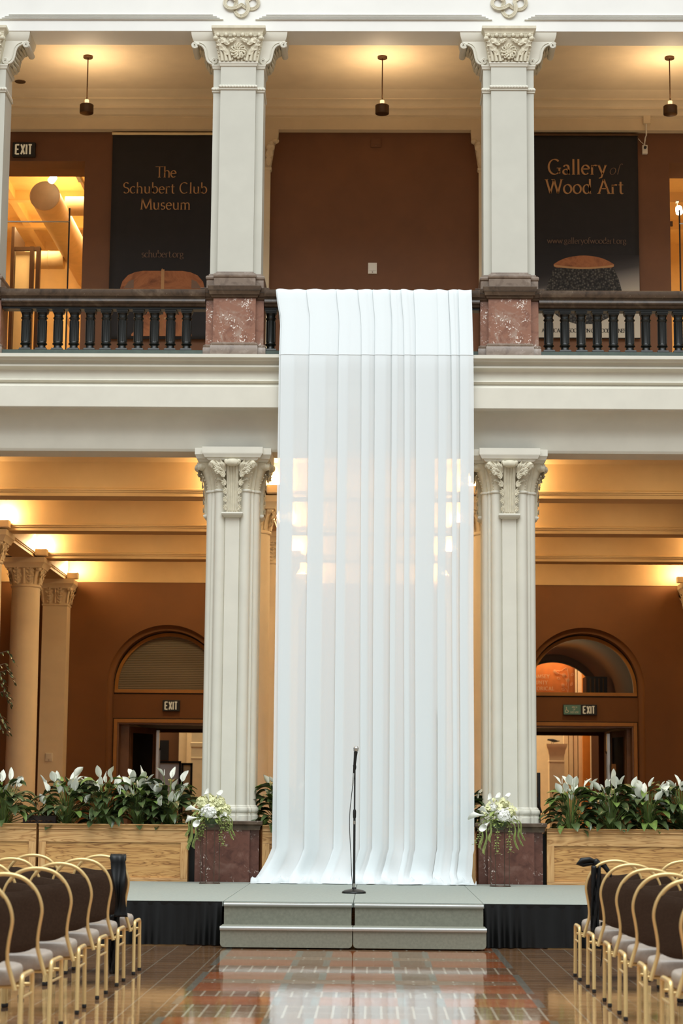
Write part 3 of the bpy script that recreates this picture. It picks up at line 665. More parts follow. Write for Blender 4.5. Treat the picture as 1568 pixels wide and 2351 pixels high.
def upper_column(x, label):
    BZ = 6.62
    t = thing('gallery_column', (x, YC, BZ), label, 'column', 'gallery columns on marble pedestals')
    fy = -.27; sy = -.20; by = .23
    def two(z0, z1, hc, ho, dc=0, ds=0):   # front slab and the recessed side strips
        b = MB(); b.rect([(z0, -ho, ho, sy-ds, by+ds), (z1, -ho, ho, sy-ds, by+ds)]); b.rect([(z0, -hc, hc, fy-dc, by+dc), (z1, -hc, hc, fy-dc, by+dc)]); return b
    def prof2(levels, hc, ho):             # levels: (z, projection)
        b = MB()
        b.rect([(z-.012, -ho-p, ho+p, sy-p, by+p) for z, p in levels]); b.rect([(z, -hc-p, hc+p, fy-p, by+p) for z, p in levels]); return b
    # pedestal
    part(prof2([(BZ, .03), (6.765, .03), (6.772, .026), (6.79, .03), (6.80, .022), (6.814, .004)], .257, .35), 'pedestal_base', 'marble_grey', t, BZ)
    part(prof2([(6.80, 0), (7.372, 0)], .257, .352), 'pedestal_die', 'marble', t, BZ)
    part(prof2([(7.362, .0), (7.37, .022), (7.392, .028), (7.396, .036), (7.40, .045), (7.43, .05), (7.446, .055), (7.452, .062), (7.50, .068), (7.506, .064)], .257, .352), 'pedestal_cap', 'rail', t, BZ)
    part(prof2([(7.50, .035), (7.602, .035), (7.610, .028), (7.618, .040), (7.635, .046), (7.655, .042), (7.668, .028), (7.672, .012), (7.690, .010), (7.694, 0)], .217, .313), 'column_base', 'marble_grey', t, BZ)
    # shaft with rope band and necking
    part(prof2([(7.69, 0), (10.305, 0)], .217, .311), 'shaft', 'shaft', t, BZ)
    rope = prof2([(9.995, .0), (10.0, .014), (10.012, .016), (10.016, .02)], .217, .311)
    for (hw, y0, z) in ((.236, fy-.014, 10.036), (.328, sy-.014, 10.024)):
        N = int(hw*2/.034)
        for s in range(N):
            xa = -hw+(s+.5)*2*hw/N
            if hw > .3 and abs(xa) < .236: continue
            b = MB().ball((0, 0, 0), .026, .020, .020, 8, 6); b.xf(Matrix.Translation((xa, y0, z)) @ Matrix.Rotation(radians(28), 4, 'Y')); rope.merge(b)
    rope.rect([(10.012, -.325, .325, sy-.012, by+.012), (10.05, -.322, .322, sy-.010, by+.01)]).rect([(10.02, -.232, .232, fy-.012, by), (10.058, -.230, .230, fy-.010, by)])
    part(rope, 'rope_band', 'plaster', t, BZ)
    part(prof2([(10.295, 0), (10.302, .012), (10.33, .018), (10.338, .024), (10.352, .024), (10.356, .01)], .217, .311), 'necking', 'plaster', t, BZ)
    # carved centre block of the capital
    cap = MB()
    fl = [(0, .236, 0), (.15, .250, .008), (.4, .262, .02), (.7, .278, .045), (.9, .288, .06), (1, .292, .066)]
    cap.rect([(10.352+f*.30, -h, h, fy-.005-d, by) for f, h, d in fl])
    cap.rect([(10.648, -.280, .280, fy-.05, by), (10.655, -.296, .296, fy-.075, by), (10.695, -.296, .296, fy-.08, by), (10.70, -.30, .30, fy-.085, by), (10.712, -.30, .30, fy-.085, by), (10.735, -.318, .318, fy-.10, by), (10.752, -.332, .332, fy-.115, by), (10.785, -.332, .332, fy-.115, by)])
    for k in range(6): cap.ball((-.255+k*.102, fy-.085, 10.672), .024, .022, .028, 10, 6)
    for k in range(5):
        for q in (-.022, 0.0, .022): cap.tube([(-.204+k*.102+q, fy-.095, 10.692), (-.204+k*.102+q*.5, fy-.088, 10.652)], .006, 5)
    part(cap, 'capital_block', 'carved', t, BZ)
    orn = MB()
    def fyz(z): return fy-.008-.066*max(0, min(1, (z-10.352)/.30))**1.6
    for s in (-1, 1):
        for (xb, xt, zt_, bend) in ((.20, .27, .27, .03), (.15, .235, .25, .02), (.10, .19, .20, .0)):
            pth = [(s*(xb+(xt-xb)*f**1.6), fyz(10.36+zt_*f)-.012, 10.36+zt_*f) for f in [i/8 for i in range(9)]]
            orn.tube(pth, [.022-.012*f for f in [i/8 for i in range(9)]], 7)
        leaf_lobed(orn, [(s*(.13+.13*f), fyz(10.40+.2*f)-.010, 10.43+.19*f) for f in (0, .3, .6, .85, 1)], [.02, .05, .055, .045, .01], 4, (0, -1, 0), .025)
        leaf_lobed(orn, [(s*(.11+.02*f*6), fyz(10.60)-.010, 10.55+.085*f) for f in (0, .4, .8, 1)], [.02, .045, .04, .01], 3, (0, -1, 0), .022)
        leaf_lobed(orn, [(s*(.02+.10*f), fyz(10.62)-.012, 10.635-.05*f) for f in (0, .4, .8, 1)], [.01, .03, .03, .008], 3, (0, -1, 0), .02)
        orn.ball((s*.278, fy-.075, 10.632), .034, .034, .032, 12, 8, .12, 5)
        for k in range(5): orn.ball((s*(.235-.0*k+.022*k*.7-.02), fyz(10.38+.035*k)-.012, 10.39+.036*k), .008, n=6, m=4)
    part(orn, 'capital_leaves', 'carved', t, BZ)
    med = MB()
    for ph in (0, pi/3*0.5):
        pts = []
        for i in range(96):
            a = 2*pi*i/96; r = .070+.026*cos(6*a+(0 if ph == 0 else pi)); pts.append((r*cos(a+pi/6), fyz(10.49)-.022-.008*sin(6*a+ph*6), 10.482+r*1.02*sin(a+pi/6)))
        med.tube(pts, .0095, 6, closed=True)
    for k in range(6):
        a = pi/3*k+pi/6; c = (.052*cos(a), fyz(10.49)-.02, 10.482+.052*sin(a))
        med.tube([(c[0]+.034*cos(q), c[1]-.004*sin(3*q), c[2]+.034*sin(q)) for q in [2*pi*i/20 for i in range(20)]], .0085, 6, closed=True)
    med.ball((0, fyz(10.49)-.016, 10.482), .016, .014, .016, 10, 6)
    for k in range(9):
        a = pi*(1.08+.84*k/8); med.ball((.118*cos(a), fyz(10.42)-.006, 10.482+.118*sin(a)), .016, .012, .02, 6, 5)
    med.tube([(p[0], fyz(10.49)-.006, p[1]) for p in arc(0, 10.482, .112, 10, 170, 20)], .008, 6)
    part(med, 'capital_medallion', 'carved', t, BZ)
    # side brackets with scrolls
    for s in (-1, 1):
        br = MB()
        out = [(.305, 10.355)]
        out += [(.305+.215*f+.022*sin(2*pi*f), 10.355+.262*f-.030*sin(2*pi*f)-.012*sin(pi*f)) for f in [i/12 for i in range(1, 13)]]
        out += [(.575, 10.66), (.20, 10.66), (.20, 10.355)]
        poly = [(s*px, pz) for px, pz in out]
        if s < 0: poly = poly[::-1]
        br.prism_y(poly, sy+.01, by-.02)
        edge = [(s*px, sy+.004, pz) for px, pz in out[:13]]
        br.tube(edge, .011, 6)
        br.tube([(p[0]-s*.022, p[1], p[2]+.02) for p in edge], .005, 6)
        part(br, 'capital_bracket', 'plaster', t, BZ)
        for (cx, cz, r, tw) in ((.552, 10.602, .040, 1), (.300, 10.395, .040, -1)):
            sc = MB(); b = MB(); n = 40
            spir = [(r*(1-.82*i/n)*cos(s*tw*(.5+2.2*2*pi*i/n/1.0)), -.012-.006*i/n, r*(1-.82*i/n)*sin(s*tw*(.5+2.2*2*pi*i/n))) for i in range(n+1)]
            b.tube(spir, [.011*(1-.5*i/n) for i in range(n+1)], 6)
            b.xf(Matrix.Translation((s*cx, sy+.012, cz)))
            sc.merge(b)
            sc.rings([[(s*cx+r*cos(a), yy, cz+r*sin(a)) for a in [2*pi*i/24 for i in range(24)]] for yy in (by-.03, sy+.012)] if s > 0 else [[(s*cx+r*cos(a), yy, cz+r*sin(a)) for a in [2*pi*i/24 for i in range(24)]] for yy in (by-.03, sy+.012)])
            part(sc, 'scroll', 'plaster', t, BZ)
        ab = MB(); levels = [(10.655, 0), (10.675, .012), (10.70, .02), (10.73, .028), (10.775, .032)]
        ab.rect([(z, min(s*.2, s*(.565+p)), max(s*.2, s*(.565+p)), sy-p+.01, by+p-.02) for z, p in levels])
        part(ab, 'bracket_abacus', 'plaster', t, BZ)
        un = MB()
        for k in range(7):
            f = (k+.6)/7.4; px, pz = .305+.215*f+.022*sin(2*pi*f), 10.355+.262*f-.030*sin(2*pi*f)-.012*sin(pi*f)
            un.ball((s*(px+.006), (sy+by)/2, pz-.010), .026, .16, .022, 8, 6, .15, 4)
        part(un, 'bracket_leaf', 'carved', t, BZ)
    return t
upper_column(XL, 'cream gallery column with carved capital on red marble pedestal beside the cello-picture banner')
upper_column(XR, 'cream gallery column with carved capital on heavily white-flecked marble pedestal beside the bowl-picture banner')
upper_column(XF, 'cream gallery column cut by the picture edge next to the upstairs EXIT sign')

# ---- clustered columns under the gallery
def star(shapes, n=128):
    pts = []
    for i in range(n):
        a = 2*pi*i/n; best = 0
        for sh in shapes:
            best = max(best, sh(a))
        pts.append((best*cos(a), best*sin(a)))
    return pts
def circ(cx, cy, r):
    def f(a):
        b = cx*cos(a)+cy*sin(a); c = cx*cx+cy*cy-r*r; d = b*b-c
        return b+sqrt(d) if d > 0 and b+sqrt(d) > 0 else 0
    return f
def boxr(hx, hy):
    def f(a):
        return min(hx/max(abs(cos(a)), 1e-9), hy/max(abs(sin(a)), 1e-9))
    return f
COLS = [(.152, .252, .064), (.258, .150, .060)]
def cluster(k=1.0, n=160):
    sh = [boxr(.245, .245), boxr(.088, .292), boxr(.292, .088)]
    for (a, b, r) in COLS:
        for sx in (-1, 1):
            for sy in (-1, 1): sh.append(circ(sx*a, sy*b, r))
    return [(x*k, y*k) for x, y in star(sh, n)]
def lower_column(x, label):
    YL = 23.52
    t = thing('clustered_column', (x, YL, 0), label, 'column', 'clustered columns under the balcony')
    p = MB(); p.rect([(0, -.372, .372, -.30, .37), (1.02, -.372, .372, -.30, .37)]); p.rect([(0, -.268, .268, -.37, .37), (1.02, -.268, .268, -.37, .37)])
    p.build('pedestal', 'marble_dark', t)
    p = MB(); p.rect([(1.0, -.385, .385, -.385, .385), (1.03, -.388, .388, -.388, .388), (1.045, -.395, .395, -.395, .395), (1.062, -.41, .41, -.41, .41), (1.064, -.415, .415, -.415, .415), (1.098, -.415, .415, -.415, .415), (1.104, -.41, .41, -.41, .41)])
    p.build('pedestal_cap', 'rail', t)
    c0 = cluster()
    def off(d): return [(px+d*px/max(abs(px), abs(py), .01)*1.0 if abs(px) > .2 else px, py+d*py/max(abs(px), abs(py), .01) if abs(py) > .2 else py) for px, py in c0]
    def off(d):
        r = []
        for px, py in c0:
            l = math.hypot(px, py); r.append((px*(l+d)/l, py*(l+d)/l))
        return r
    def stack(levels):
        b = MB(); b.rings([[(px, py, z) for px, py in off(d)] for z, d in levels]); return b
    stack([(1.104, .035), (1.165, .035), (1.17, .028), (1.185, .028), (1.19, .022), (1.196, .03), (1.215, .040), (1.235, .042), (1.255, .034), (1.262, .020), (1.268, .022), (1.276, .016), (1.284, .004)]).build('column_base', 'plaster', t)
    stack([(1.28, .004), (1.45, .001), (5.02, 0)]).build('shaft', 'plaster', t)
    stack([(4.975, 0), (4.98, .014), (4.992, .018), (5.004, .014), (5.008, 0)]).build('necking', 'plaster', t)
    # capital: each colonnette flares into a bell with a curled leaf head
    bell = MB(); heads = MB(); lv = MB()
    for (a, b_, r) in COLS:
        for sx in (-1, 1):
            for sy in (-1, 1):
                cx, cy = sx*a, sy*b_; l = math.hypot(cx, cy); ux, uy = cx/l, cy/l; rs = []
                for f in [i/8 for i in range(9)]:
                    o = .095*f**1.9; rr = r*1.02+.026*f**1.3; ox, oy = cx+ux*o, cy+uy*o
                    rs.append([(ox+rr*cos(q)*(1+.05*cos(6*q)*f), oy+rr*sin(q)*(1+.05*cos(6*q)*f), 5.0+.335*f) for q in [2*pi*i/20 for i in range(20)]])
                bell.rings(rs)
                h = MB().ball((0, 0, 0), .062, .062, .050, 16, 10, .10, 8); h.xf(Matrix.Translation((cx+ux*.142, cy+uy*.142, 5.292))); heads.merge(h)
                heads.tube([(cx+ux*.09, cy+uy*.09, 5.345), (cx+ux*.15, cy+uy*.15, 5.338), (cx+ux*.185, cy+uy*.185, 5.30), (cx+ux*.175, cy+uy*.175, 5.262), (cx+ux*.15, cy+uy*.15, 5.262)], [.03, .034, .030, .022, .012], 8)
                for k in range(6):
                    f = k/6; o = .095*f**1.9; heads.ball((cx+ux*(o+r*1.05+.02*f), cy+uy*(o+r*1.05+.02*f), 5.03+.2*f), .0085, n=6, m=4)
    bell.rect([(5.0, -.25, .25, -.25, .25), (5.345, -.30, .30, -.30, .30)])
    bell.build('capital_bell', 'carved', t)
    for q in range(4):
        R_ = Matrix.Rotation(q*pi/2, 4, 'Z')
        st = MB()                    # central stem rising from the corbel
        st.rect([(4.728, -.075, .075, -.345, -.22), (5.0, -.072, .072, -.345, -.22), (5.15, -.068, .068, -.365, -.22), (5.33, -.078, .078, -.425, -.22)])
        for xx in (-.04, -.015, .015, .04): st.tube([(xx, -.347, 4.74), (xx, -.347, 5.0), (xx*1.05, -.367, 5.15), (xx*1.2, -.425, 5.32)], .010, 6)
        bell_ = st.xf(R_); lv.merge(bell_)
        hd = MB()
        hd.ball((0, -.445, 5.308), .088, .045, .046, 16, 8, .07, 9); hd.xf(R_); heads.merge(hd)
        hk = MB()
        for s in (-1, 1): hk.ball((s*.076, -.43, 5.325), .026, .03, .026, 10, 6)
        hk.xf(R_); heads.merge(hk)
        for s in (-1, 1):
            b = MB()
            # serrated side leaves climbing from corbel to abacus
            for k in range(5):
                z0 = 4.745+k*.098; yb = -.335 if z0 < 5.0 else -.345-.10*((z0-5.0)/.33)**1.5
                xx = s*(.085 if k < 3 else .088+.01*(k-2))
                w_ = .052+.006*k
                for j, (ang, ln) in enumerate(((65, 1.1), (38, 1.0), (12, .85), (-15, .6))):
                    aa = radians(ang); dx, dz = s*cos(aa), sin(aa); ln_ = w_*ln
                    leaf_lobed(b, [(xx-s*.02, yb-.004, z0+.02), (xx-s*.02+dx*ln_*.5, yb-.022, z0+.02+dz*ln_*.55), (xx-s*.02+dx*ln_*1.1, yb-.020, z0+.02+dz*ln_*1.1)], [.016, .017, .003], 1, (0, -1, .15), .016)
            # broad fan leaf spreading over the neighbouring bell
            for j, (ang, ln) in enumerate(((96, .14), (76, .16), (56, .175), (38, .16), (20, .135), (2, .10))):
                aa = radians(ang); dx, dz = s*cos(aa), sin(aa)
                leaf_lobed(b, [(s*.105, -.365, 5.19), (s*.105+dx*ln*.55, -.405, 5.19+dz*ln*.6), (s*.105+dx*ln*1.08, -.415, 5.19+dz*ln*1.05)], [.024, .028, .005], 2, (0, -1, .1), .024)
            for k in range(3):
                z0 = 5.10+k*.06
                leaf_lobed(b, [(s*.12, -.335-.03*k, z0), (s*(.16), -.36-.03*k, z0+.03), (s*.19, -.355-.03*k, z0+.01)], [.014, .02, .003], 1, (0, -1, .1), .014)
            b.xf(R_); lv.merge(b)
        cb = MB().rect([(4.668, -.09, .09, -.31, -.2), (4.676, -.108, .108, -.335, -.2), (4.70, -.125, .125, -.36, -.2), (4.712, -.128, .128, -.365, -.2), (4.724, -.124, .124, -.36, -.2), (4.730, -.10, .10, -.34, -.2)])
        cb.xf(R_).build('corbel', 'plaster', t)
    lv.build('capital_leaves', 'carved', t); heads.build('capital_leaf_heads', 'carved', t)
    ab = MB()
    lev = [(5.335, -.09), (5.342, -.07), (5.352, -.06), (5.366, -.05), (5.372, -.03), (5.405, -.012), (5.42, 0), (5.425, 0), (5.462, 0), (5.496, 0)]
    ab.rect([(z, -.455-d*.6, .455+d*.6, -.36-d, .36+d) for z, d in lev]); ab.rect([(z, -.36-d, .36+d, -.455-d*.6, .455+d*.6) for z, d in lev])
    ab.build('abacus', 'plaster', t)
    return t
lower_column(XL+.02, 'cream clustered column with leaf capital rising from the pedestal behind the cascading cream bouquet')
lower_column(XR-.02, 'cream clustered column with leaf capital rising from the white-flecked dark pedestal')

# ---- round columns and wall pilasters of the hall behind
def hall_capital(t, r, base, square):
    c = MB(); n = 32
    rs = []
    for f in [i/8 for i in range(9)]:
        rr = r*(1.0+.20*f**1.8)
        if square:
            rs.append([(px*rr, py*rr, 5.03+.30*f) for px, py in [(-1, -1), (-.5, -1.03), (0, -1), (.5, -1.03), (1, -1), (1.03, 0), (1, 1), (0, 1), (-1, 1), (-1.03, 0)]])
        else: rs.append([(rr*cos(q), rr*sin(q), 5.03+.30*f) for q in [2*pi*i/n for i in range(n)]])
    c.rings(rs)
    c.lathe([(r*1.0, 4.985), (r*1.07, 4.995), (r*1.09, 5.012), (r*1.06, 5.03), (r, 5.034)], 32) if not square else c.rect([(4.985, -r*1.01, r*1.01, -r*1.01, r*1.01), (5.0, -r*1.07, r*1.07, -r*1.07, r*1.07), (5.022, -r*1.07, r*1.07, -r*1.07, r*1.07), (5.032, -r, r, -r, r)])
    L = MB()
    for q in range(4):
        R_ = Matrix.Rotation(q*pi/2, 4, 'Z'); b = MB()
        for s in (-1, 1):
            for (xo, wd, zt_) in ((.42, .085, .29), (.42, .055, .20)):
                leaf_lobed(b, [(s*r*xo, -r*(1.02 if square else .93), 5.035), (s*r*xo*1.03, -r*(1.08 if square else 1.0), 5.035+zt_*.4), (s*r*xo*1.1, -r*(1.16 if square else 1.08), 5.035+zt_*.8), (s*r*xo*1.1, -r*(1.30 if square else 1.22), 5.035+zt_)], [wd*.6, wd, wd*.95, wd*.3], 4, (0, -1, .1), .03)
            b.tube([(s*r*.98*(1 if square else .72), -r*(1 if square else .72), 5.05), (s*r*1.02*(1 if square else .78), -r*(1.04 if square else .80), 5.2), (s*r*1.14*(1 if square else .9), -r*(1.14 if square else .92), 5.30)], [.02, .022, .03], 8)
            b.ball((s*r*1.2*(1 if square else .86), -r*1.2*(1 if square else .86), 5.305), .052, .052, .042, 10, 8, .1, 5)
        b.tube([(0, -r*1.0, 5.05), (0, -r*1.04, 5.2), (0, -r*1.2, 5.32)], [.028, .022, .03], 8)
        b.xf(R_); L.merge(b)
    if square:
        for q in (c, L): q.v = [(p[0], min(p[1], .18), p[2]) for p in q.v]
    part(c, 'capital_bell', 'amb', t, base); part(L, 'capital_leaves', 'amb', t, base)
    h = r*1.0+.13
    a = MB().rect([(5.32, -h+.05, h-.05, -h+.05, h-.05), (5.345, -h+.045, h-.045, -h+.045, h-.045), (5.40, -h+.01, h-.01, -h+.01, h-.01), (5.41, -h, h, -h, h), (5.496, -h, h, -h, h)])
    if square: a.v = [(p[0], min(p[1], .18), p[2]) for p in a.v]
    part(a, 'abacus', 'amb', t, base)
def hall_column(x, y, label):
    t = thing('hall_column', (x, y, 0), label, 'column', 'round columns in the lower hall')
    r = .255
    MB().rect([(0, -.36, .36, -.36, .36), (.16, -.36, .36, -.36, .36)]).lathe([(.34, .16), (.36, .19), (.34, .23), (.30, .25), (.31, .28), (.29, .31), (.265, .33)], 32).build('column_base', 'amb', t)
    MB().lathe([(r+.012, .32), (r+.008, 1.6), (r-.01, 5.0)], 40).build('shaft', 'amb', t)
    hall_capital(t, r-.01, 0, False); return t
def hall_pilaster(x, y, label):
    t = thing('hall_pilaster', (x, y, 0), label, 'pilaster', 'pilasters on the lower end wall')
    r = .235
    MB().rect([(0, -.29, .29, -.29, .18), (.2, -.29, .29, -.29, .18), (.22, -.25, .25, -.25, .18)]).build('pilaster_base', 'amb', t)
    MB().rect([(.2, -r, r, -r, .18), (5.0, -r, r, -r, .18)]).build('shaft', 'amb', t)
    hall_capital(t, r, 0, True); return t
LBL = {0: 'by the ficus', 1: 'behind the fuller-bouquet column', 2: 'behind the airier-bouquet column', 3: 'at the picture edge past the refuge sign'}
ordw = ['nearest', 'second', 'third']
for i, x in enumerate(ROWS[:3]):
    for k, y in enumerate(BAYS):
        if i == 0 and k == 0: continue
        hall_column(x, y, '%s round cream hall column of its row, %s' % (ordw[k], LBL[i]))
for i, x in enumerate(ROWS):
    hall_pilaster(x, WALL-.19, 'flat cream pilaster ending the column row %s' % LBL[i])

# ---- uplights on the column heads
def uplight(x, y, s, label):
    t = thing('uplight', (x, y, ZB+.0), label, 'uplight', 'uplights on the hall column heads')
    MB().rect([(0.02, -.085, .085, -.085, .085), (.03, -.10, .10, -.10, .10), (.135, -.10, .10, -.10, .10)]).box(-.04, .04, .02, .09, .13, .17).build('lamp_box', 'amb', t)
    MB().box(-.07, .07, -.05, .07, .137, .15).build('bulb', 'lamp', t)
    l = bpy.data.lights.new('uplight_lamp', 'POINT'); l.energy = UPW; l.color = WARM; l.shadow_soft_size = .06
    o = bpy.data.objects.new('uplight_lamp', l); COL.objects.link(o); o.parent = t; o.location = (s*.01, -.01, .215)
UPW = 40
RN = {0: 'ficus-side', 1: 'bouquet-column', 2: 'flecked-pedestal', 3: 'far-edge'}
for i, x in enumerate(ROWS):
    for k, y in enumerate(BAYS+[WALL-.22]):
        for s in (-1, 1):
            if (i == 0 and s < 0 and k < 2) or (i == 3 and (s > 0 or k < 2)): continue
            nm = (ordw+['end-wall'])[k]
            uplight(x+s*.315, y-.34 if k < 3 else y-.12, s, 'glowing box uplight on %s column head of the %s row, %s bay side' % (nm, RN[i], 'curtain' if (s > 0) == (i < 2) else 'doorway'))
# ================================================================== balustrade
def baluster_mesh():
    b = MB()
    b.rect([(0, -.076, .076, -.076, .076), (.020, -.076, .076, -.076, .076), (.021, -.070, .070, -.070, .070), (.042, -.066, .066, -.066, .066)])
    b.lathe([(.060, .042), (.054, .055), (.046, .078), (.050, .090), (.064, .100), (.068, .108), (.064, .116), (.056, .126), (.053, .14), (.052, .44), (.054, .450), (.062, .458), (.065, .466), (.062, .474), (.054, .482), (.052, .50), (.058, .525), (.062, .535)], 20)
    for k in range(8):
        a = 2*pi*k/8+.2; b.tube([(.0525*cos(a), .0525*sin(a), .14), (.0525*cos(a), .0525*sin(a), .43)], .007, 5)
    b.rect([(.533, -.062, .062, -.062, .062), (.555, -.064, .064, -.064, .064), (.556, -.07, .07, -.07, .07), (.575, -.07, .07, -.07, .07)])
    return b.mesh('baluster', 'iron')
BALM = baluster_mesh()
def balustrade(x0, x1, first, label):
    t = thing('balustrade', ((x0+x1)/2, 23.47, 6.62), label, 'balustrade', 'balustrades between the marble pedestals')
    c = (x0+x1)/2
    MB().rect([(.0, x0-c, x1-c, -.13, .13), (.105, x0-c, x1-c, -.13, .13), (.110, x0-c, x1-c, -.125, .125)]).build('plinth_rail', 'iron_base', t)
    pr = [(-.10, .660), (-.11, .665), (-.115, .685), (-.15, .695), (-.16, .71), (-.155, .74), (-.175, .755), (-.195, .765), (-.20, .775), (-.20, .842), (-.19, .852), (.19, .852), (.20, .842), (.20, .775), (.155, .74), (.16, .71), (.115, .685), (.10, .66)]
    MB().sweep_x(pr[::-1], x0-c, x1-c).build('handrail', 'rail', t)
    MB().box(x0-c, x1-c, -.07, .07, .632, .662).build('under_rail', 'iron', t, smooth=0)
    x = first
    while x < x1-.05:
        o = bpy.data.objects.new('baluster', BALM); COL.objects.link(o); o.parent = t; o.location = (x-c, 0, .109); o.scale = (1, 1, .9)
        x += .1965
    return t
balustrade(XF+.36, XL-.36, -4.288, 'dark iron balustrade under brown stone rail in front of the cello-picture banner')
balustrade(XL+.36, XR-.36, -1.295, 'dark iron balustrade mostly hidden behind the white sheer drape')
balustrade(XR+.36, 4.6, 2.085, 'dark iron balustrade under brown stone rail in front of the bowl-picture banner')

# ================================================================== gallery things
for x, lb in ((-3.82, 'bronze drum pendant hanging above the cello-picture banner'), (.048, 'bronze drum pendant hanging over the middle gallery bay'), (3.80, 'bronze drum pendant hanging above the bowl-picture banner')):
    t = thing('pendant_lamp', (x, 24.75, 11.0), lb, 'pendant lamp', 'gallery pendant lamps')
    MB().lathe([(.058, -.028), (.064, -.022), (.064, -.004), (.05, 0)], 28).build('canopy', 'bronze', t)
    MB().tube([(0, 0, -.02), (0, 0, -.60)], .008, 8).build('rod', 'bronze', t)
    MB().lathe([(.028, -.665), (.028, -.60), (.02, -.595)], 20).build('lamp_socket', 'lampglow', t)
    MB().lathe([(.078, -.785), (.088, -.780), (.090, -.775), (.090, -.672), (.084, -.665), (.082, -.67), (.080, -.72), (.01, -.722)], 36).build('lamp_shade', 'bronze', t, smooth=40)
    MB().lathe([(.02, -.71), (.05, -.70), (.05, -.69), (.02, -.685)], 16).build('bulb', 'lamp', t)
    l = bpy.data.lights.new('pendant_light', 'SPOT'); l.energy = 54; l.color = (1, .73, .46); l.spot_size = radians(172); l.spot_blend = .5; l.shadow_soft_size = .06
    o = bpy.data.objects.new('pendant_light', l); COL.objects.link(o); o.parent = t; o.location = (0, 0, -.64); o.rotation_euler = (pi, 0, 0)
for x, y, lb in ((-4.88, 25.68, 'round black ceiling speaker near the upstairs EXIT sign'), (-3.41, 24.23, 'round black downlight above the cello-picture bay, nearer its pendant'), (-3.02, 24.23, 'round black downlight above the cello-picture bay, farther from its pendant'),
                 (2.585, 24.20, 'round black downlight above the bowl-picture bay, next to the column'), (2.94, 24.20, 'round black downlight above the bowl-picture bay, nearer the pendant')):
    t = thing('ceiling_downlight', (x, y, 11.0), lb, 'ceiling light', 'round black fittings in the gallery ceiling')
    MB().lathe([(.055, -.004), (.072, -.006), (.075, -.001), (.06, .0)], 28).build('trim_ring', 'bronze', t); MB().lathe([(.056, -.003), (.01, -.003)], 24).build('baffle', 'black', t)

k1 = .963; kb = 26.53/27.45
def up(X, Z, k=kb): return X*k, 1.35+(Z-1.35)*k
def exit_sign(name, x0, x1, z0, z1, yw, label, lx0=None):
    cx, cz = (x0+x1)/2, (z0+z1)/2
    t = thing(name, (cx, yw-.045, cz), label, 'sign', 'EXIT signs')
    w, h = x1-x0, z1-z0
    MB().box(-w/2, w/2, -.022, .04, -h/2, h/2).build('housing', 'black', t, smooth=0, bevel=.006)
    lc = 0 if lx0 is None else (lx0+x1)/2-cx; lw = (x1-(lx0 if lx0 else x0))
    exit_letters(t, lc, -h*.34, lw*.70, h*.68, -.026)
    return t, lc, w, h
X0, Z0 = up(-5.313, 10.559, k1); X1, Z1 = up(-4.982, 10.775, k1)
exit_sign('exit_sign', X0, X1, Z0, Z1, UW, 'black EXIT sign on the brown gallery wall above the lit doorway')
exit_sign('exit_sign', -4.106, -3.773, 3.023, 3.239, 38.3, 'black EXIT sign under the lunette with the grey pleated blind')
t, lc, w, h = exit_sign('exit_sign', 3.622, 4.272, 3.008, 3.213, 38.3, 'EXIT sign joined to a teal refuge panel under the glazed lunette', 3.965)
MB().box(-w/2+.012, -w/2+.338, -.027, -.02, -h/2+.012, h/2-.012).build('refuge_panel', 'teal', t, smooth=0)
m_ = MB()
for s_, z in (('AREA', .034), ('OF', -.012), ('REFUGE', -.062)):
    x = -w/2+.215-len(s_)*.0125
    for ch in s_: 
        for p in G[ch][1]: strokes(m_, p, -.029, .12, .12, 0, .030, x, z)
        x += .027
m_.tube([(-w/2+.068+.028*cos(a), -.029, -.030+.028*sin(a)) for a in [radians(100+250*i/16) for i in range(17)]], .004, 5)
m_.tube([(-w/2+.062, -.029, .03), (-w/2+.064, -.029, -.005), (-w/2+.09, -.029, -.008), (-w/2+.104, -.029, -.04)], .005, 5).ball((-w/2+.062, -.029, .042), .008, n=8, m=6)
m_.build('refuge_lettering', 'paper', t, smooth=0)

# ---- banners
def banner(x0, x1, ztop, zbot, y, label, rodmat):
    t = thing('banner', ((x0+x1)/2, y, zbot), label, 'banner', 'tall black gallery banners'); c = (x0+x1)/2; H = ztop-zbot; hw = (x1-x0)/2
    nx, nz = 14, 40
    P = [[(-hw+2*hw*i/nx, .004*sin(i*.9+.3)+.003*sin(j*.35), H*j/nz) for i in range(nx+1)] for j in range(nz+1)]
    MB().grid(P).build('cloth', 'banner', t, solid=.003)
    MB().tube([(-hw-.01, 0, H+.012), (hw+.01, 0, H+.012)], .020, 12).build('roller', rodmat, t)
    return t, c
bx0, bz1 = up(-3.845, 10.87); bx1, bz0 = up(-2.29, 7.836)
t, c = banner(bx0, bx1, bz1, bz0, 26.535, 'black banner with tan lettering above a cello picture', 'roomwall')
def U(X, Z): a, b = up(X, Z); return a-c, b-bz0
def line(s_, X0, X1, Z, hcap): (xa, z), (xb, _) = U(X0, Z), U(X1, Z); return (s_, (xa+xb)/2, z, xb-xa, hcap)
lettering('lettering', [line('The', -3.212, -2.91, 10.225, .155), line('Schubert Club', -3.68, -2.455, 9.985, .155), line('Museum', -3.42, -2.69, 9.745, .155)], 'gilt', t, -.013)
lettering('web_address', [line('schubert.org', -3.386, -2.779, 9.035, .10)], 'gilt_dim', t, -.013, thick=.10)
def cello_outline(n=60):
    half = []
    for f, w_ in ((0, .0), (.0, .30), (.015, .42), (.05, .53), (.12, .615), (.20, .645), (.28, .63), (.35, .57), (.41, .49), (.46, .43), (.52, .395), (.60, .39), (.68, .41), (.72, .46), (.76, .55), (.85, .66), (.95, .72), (1.1, .72)): half.append((w_, f))
    return half
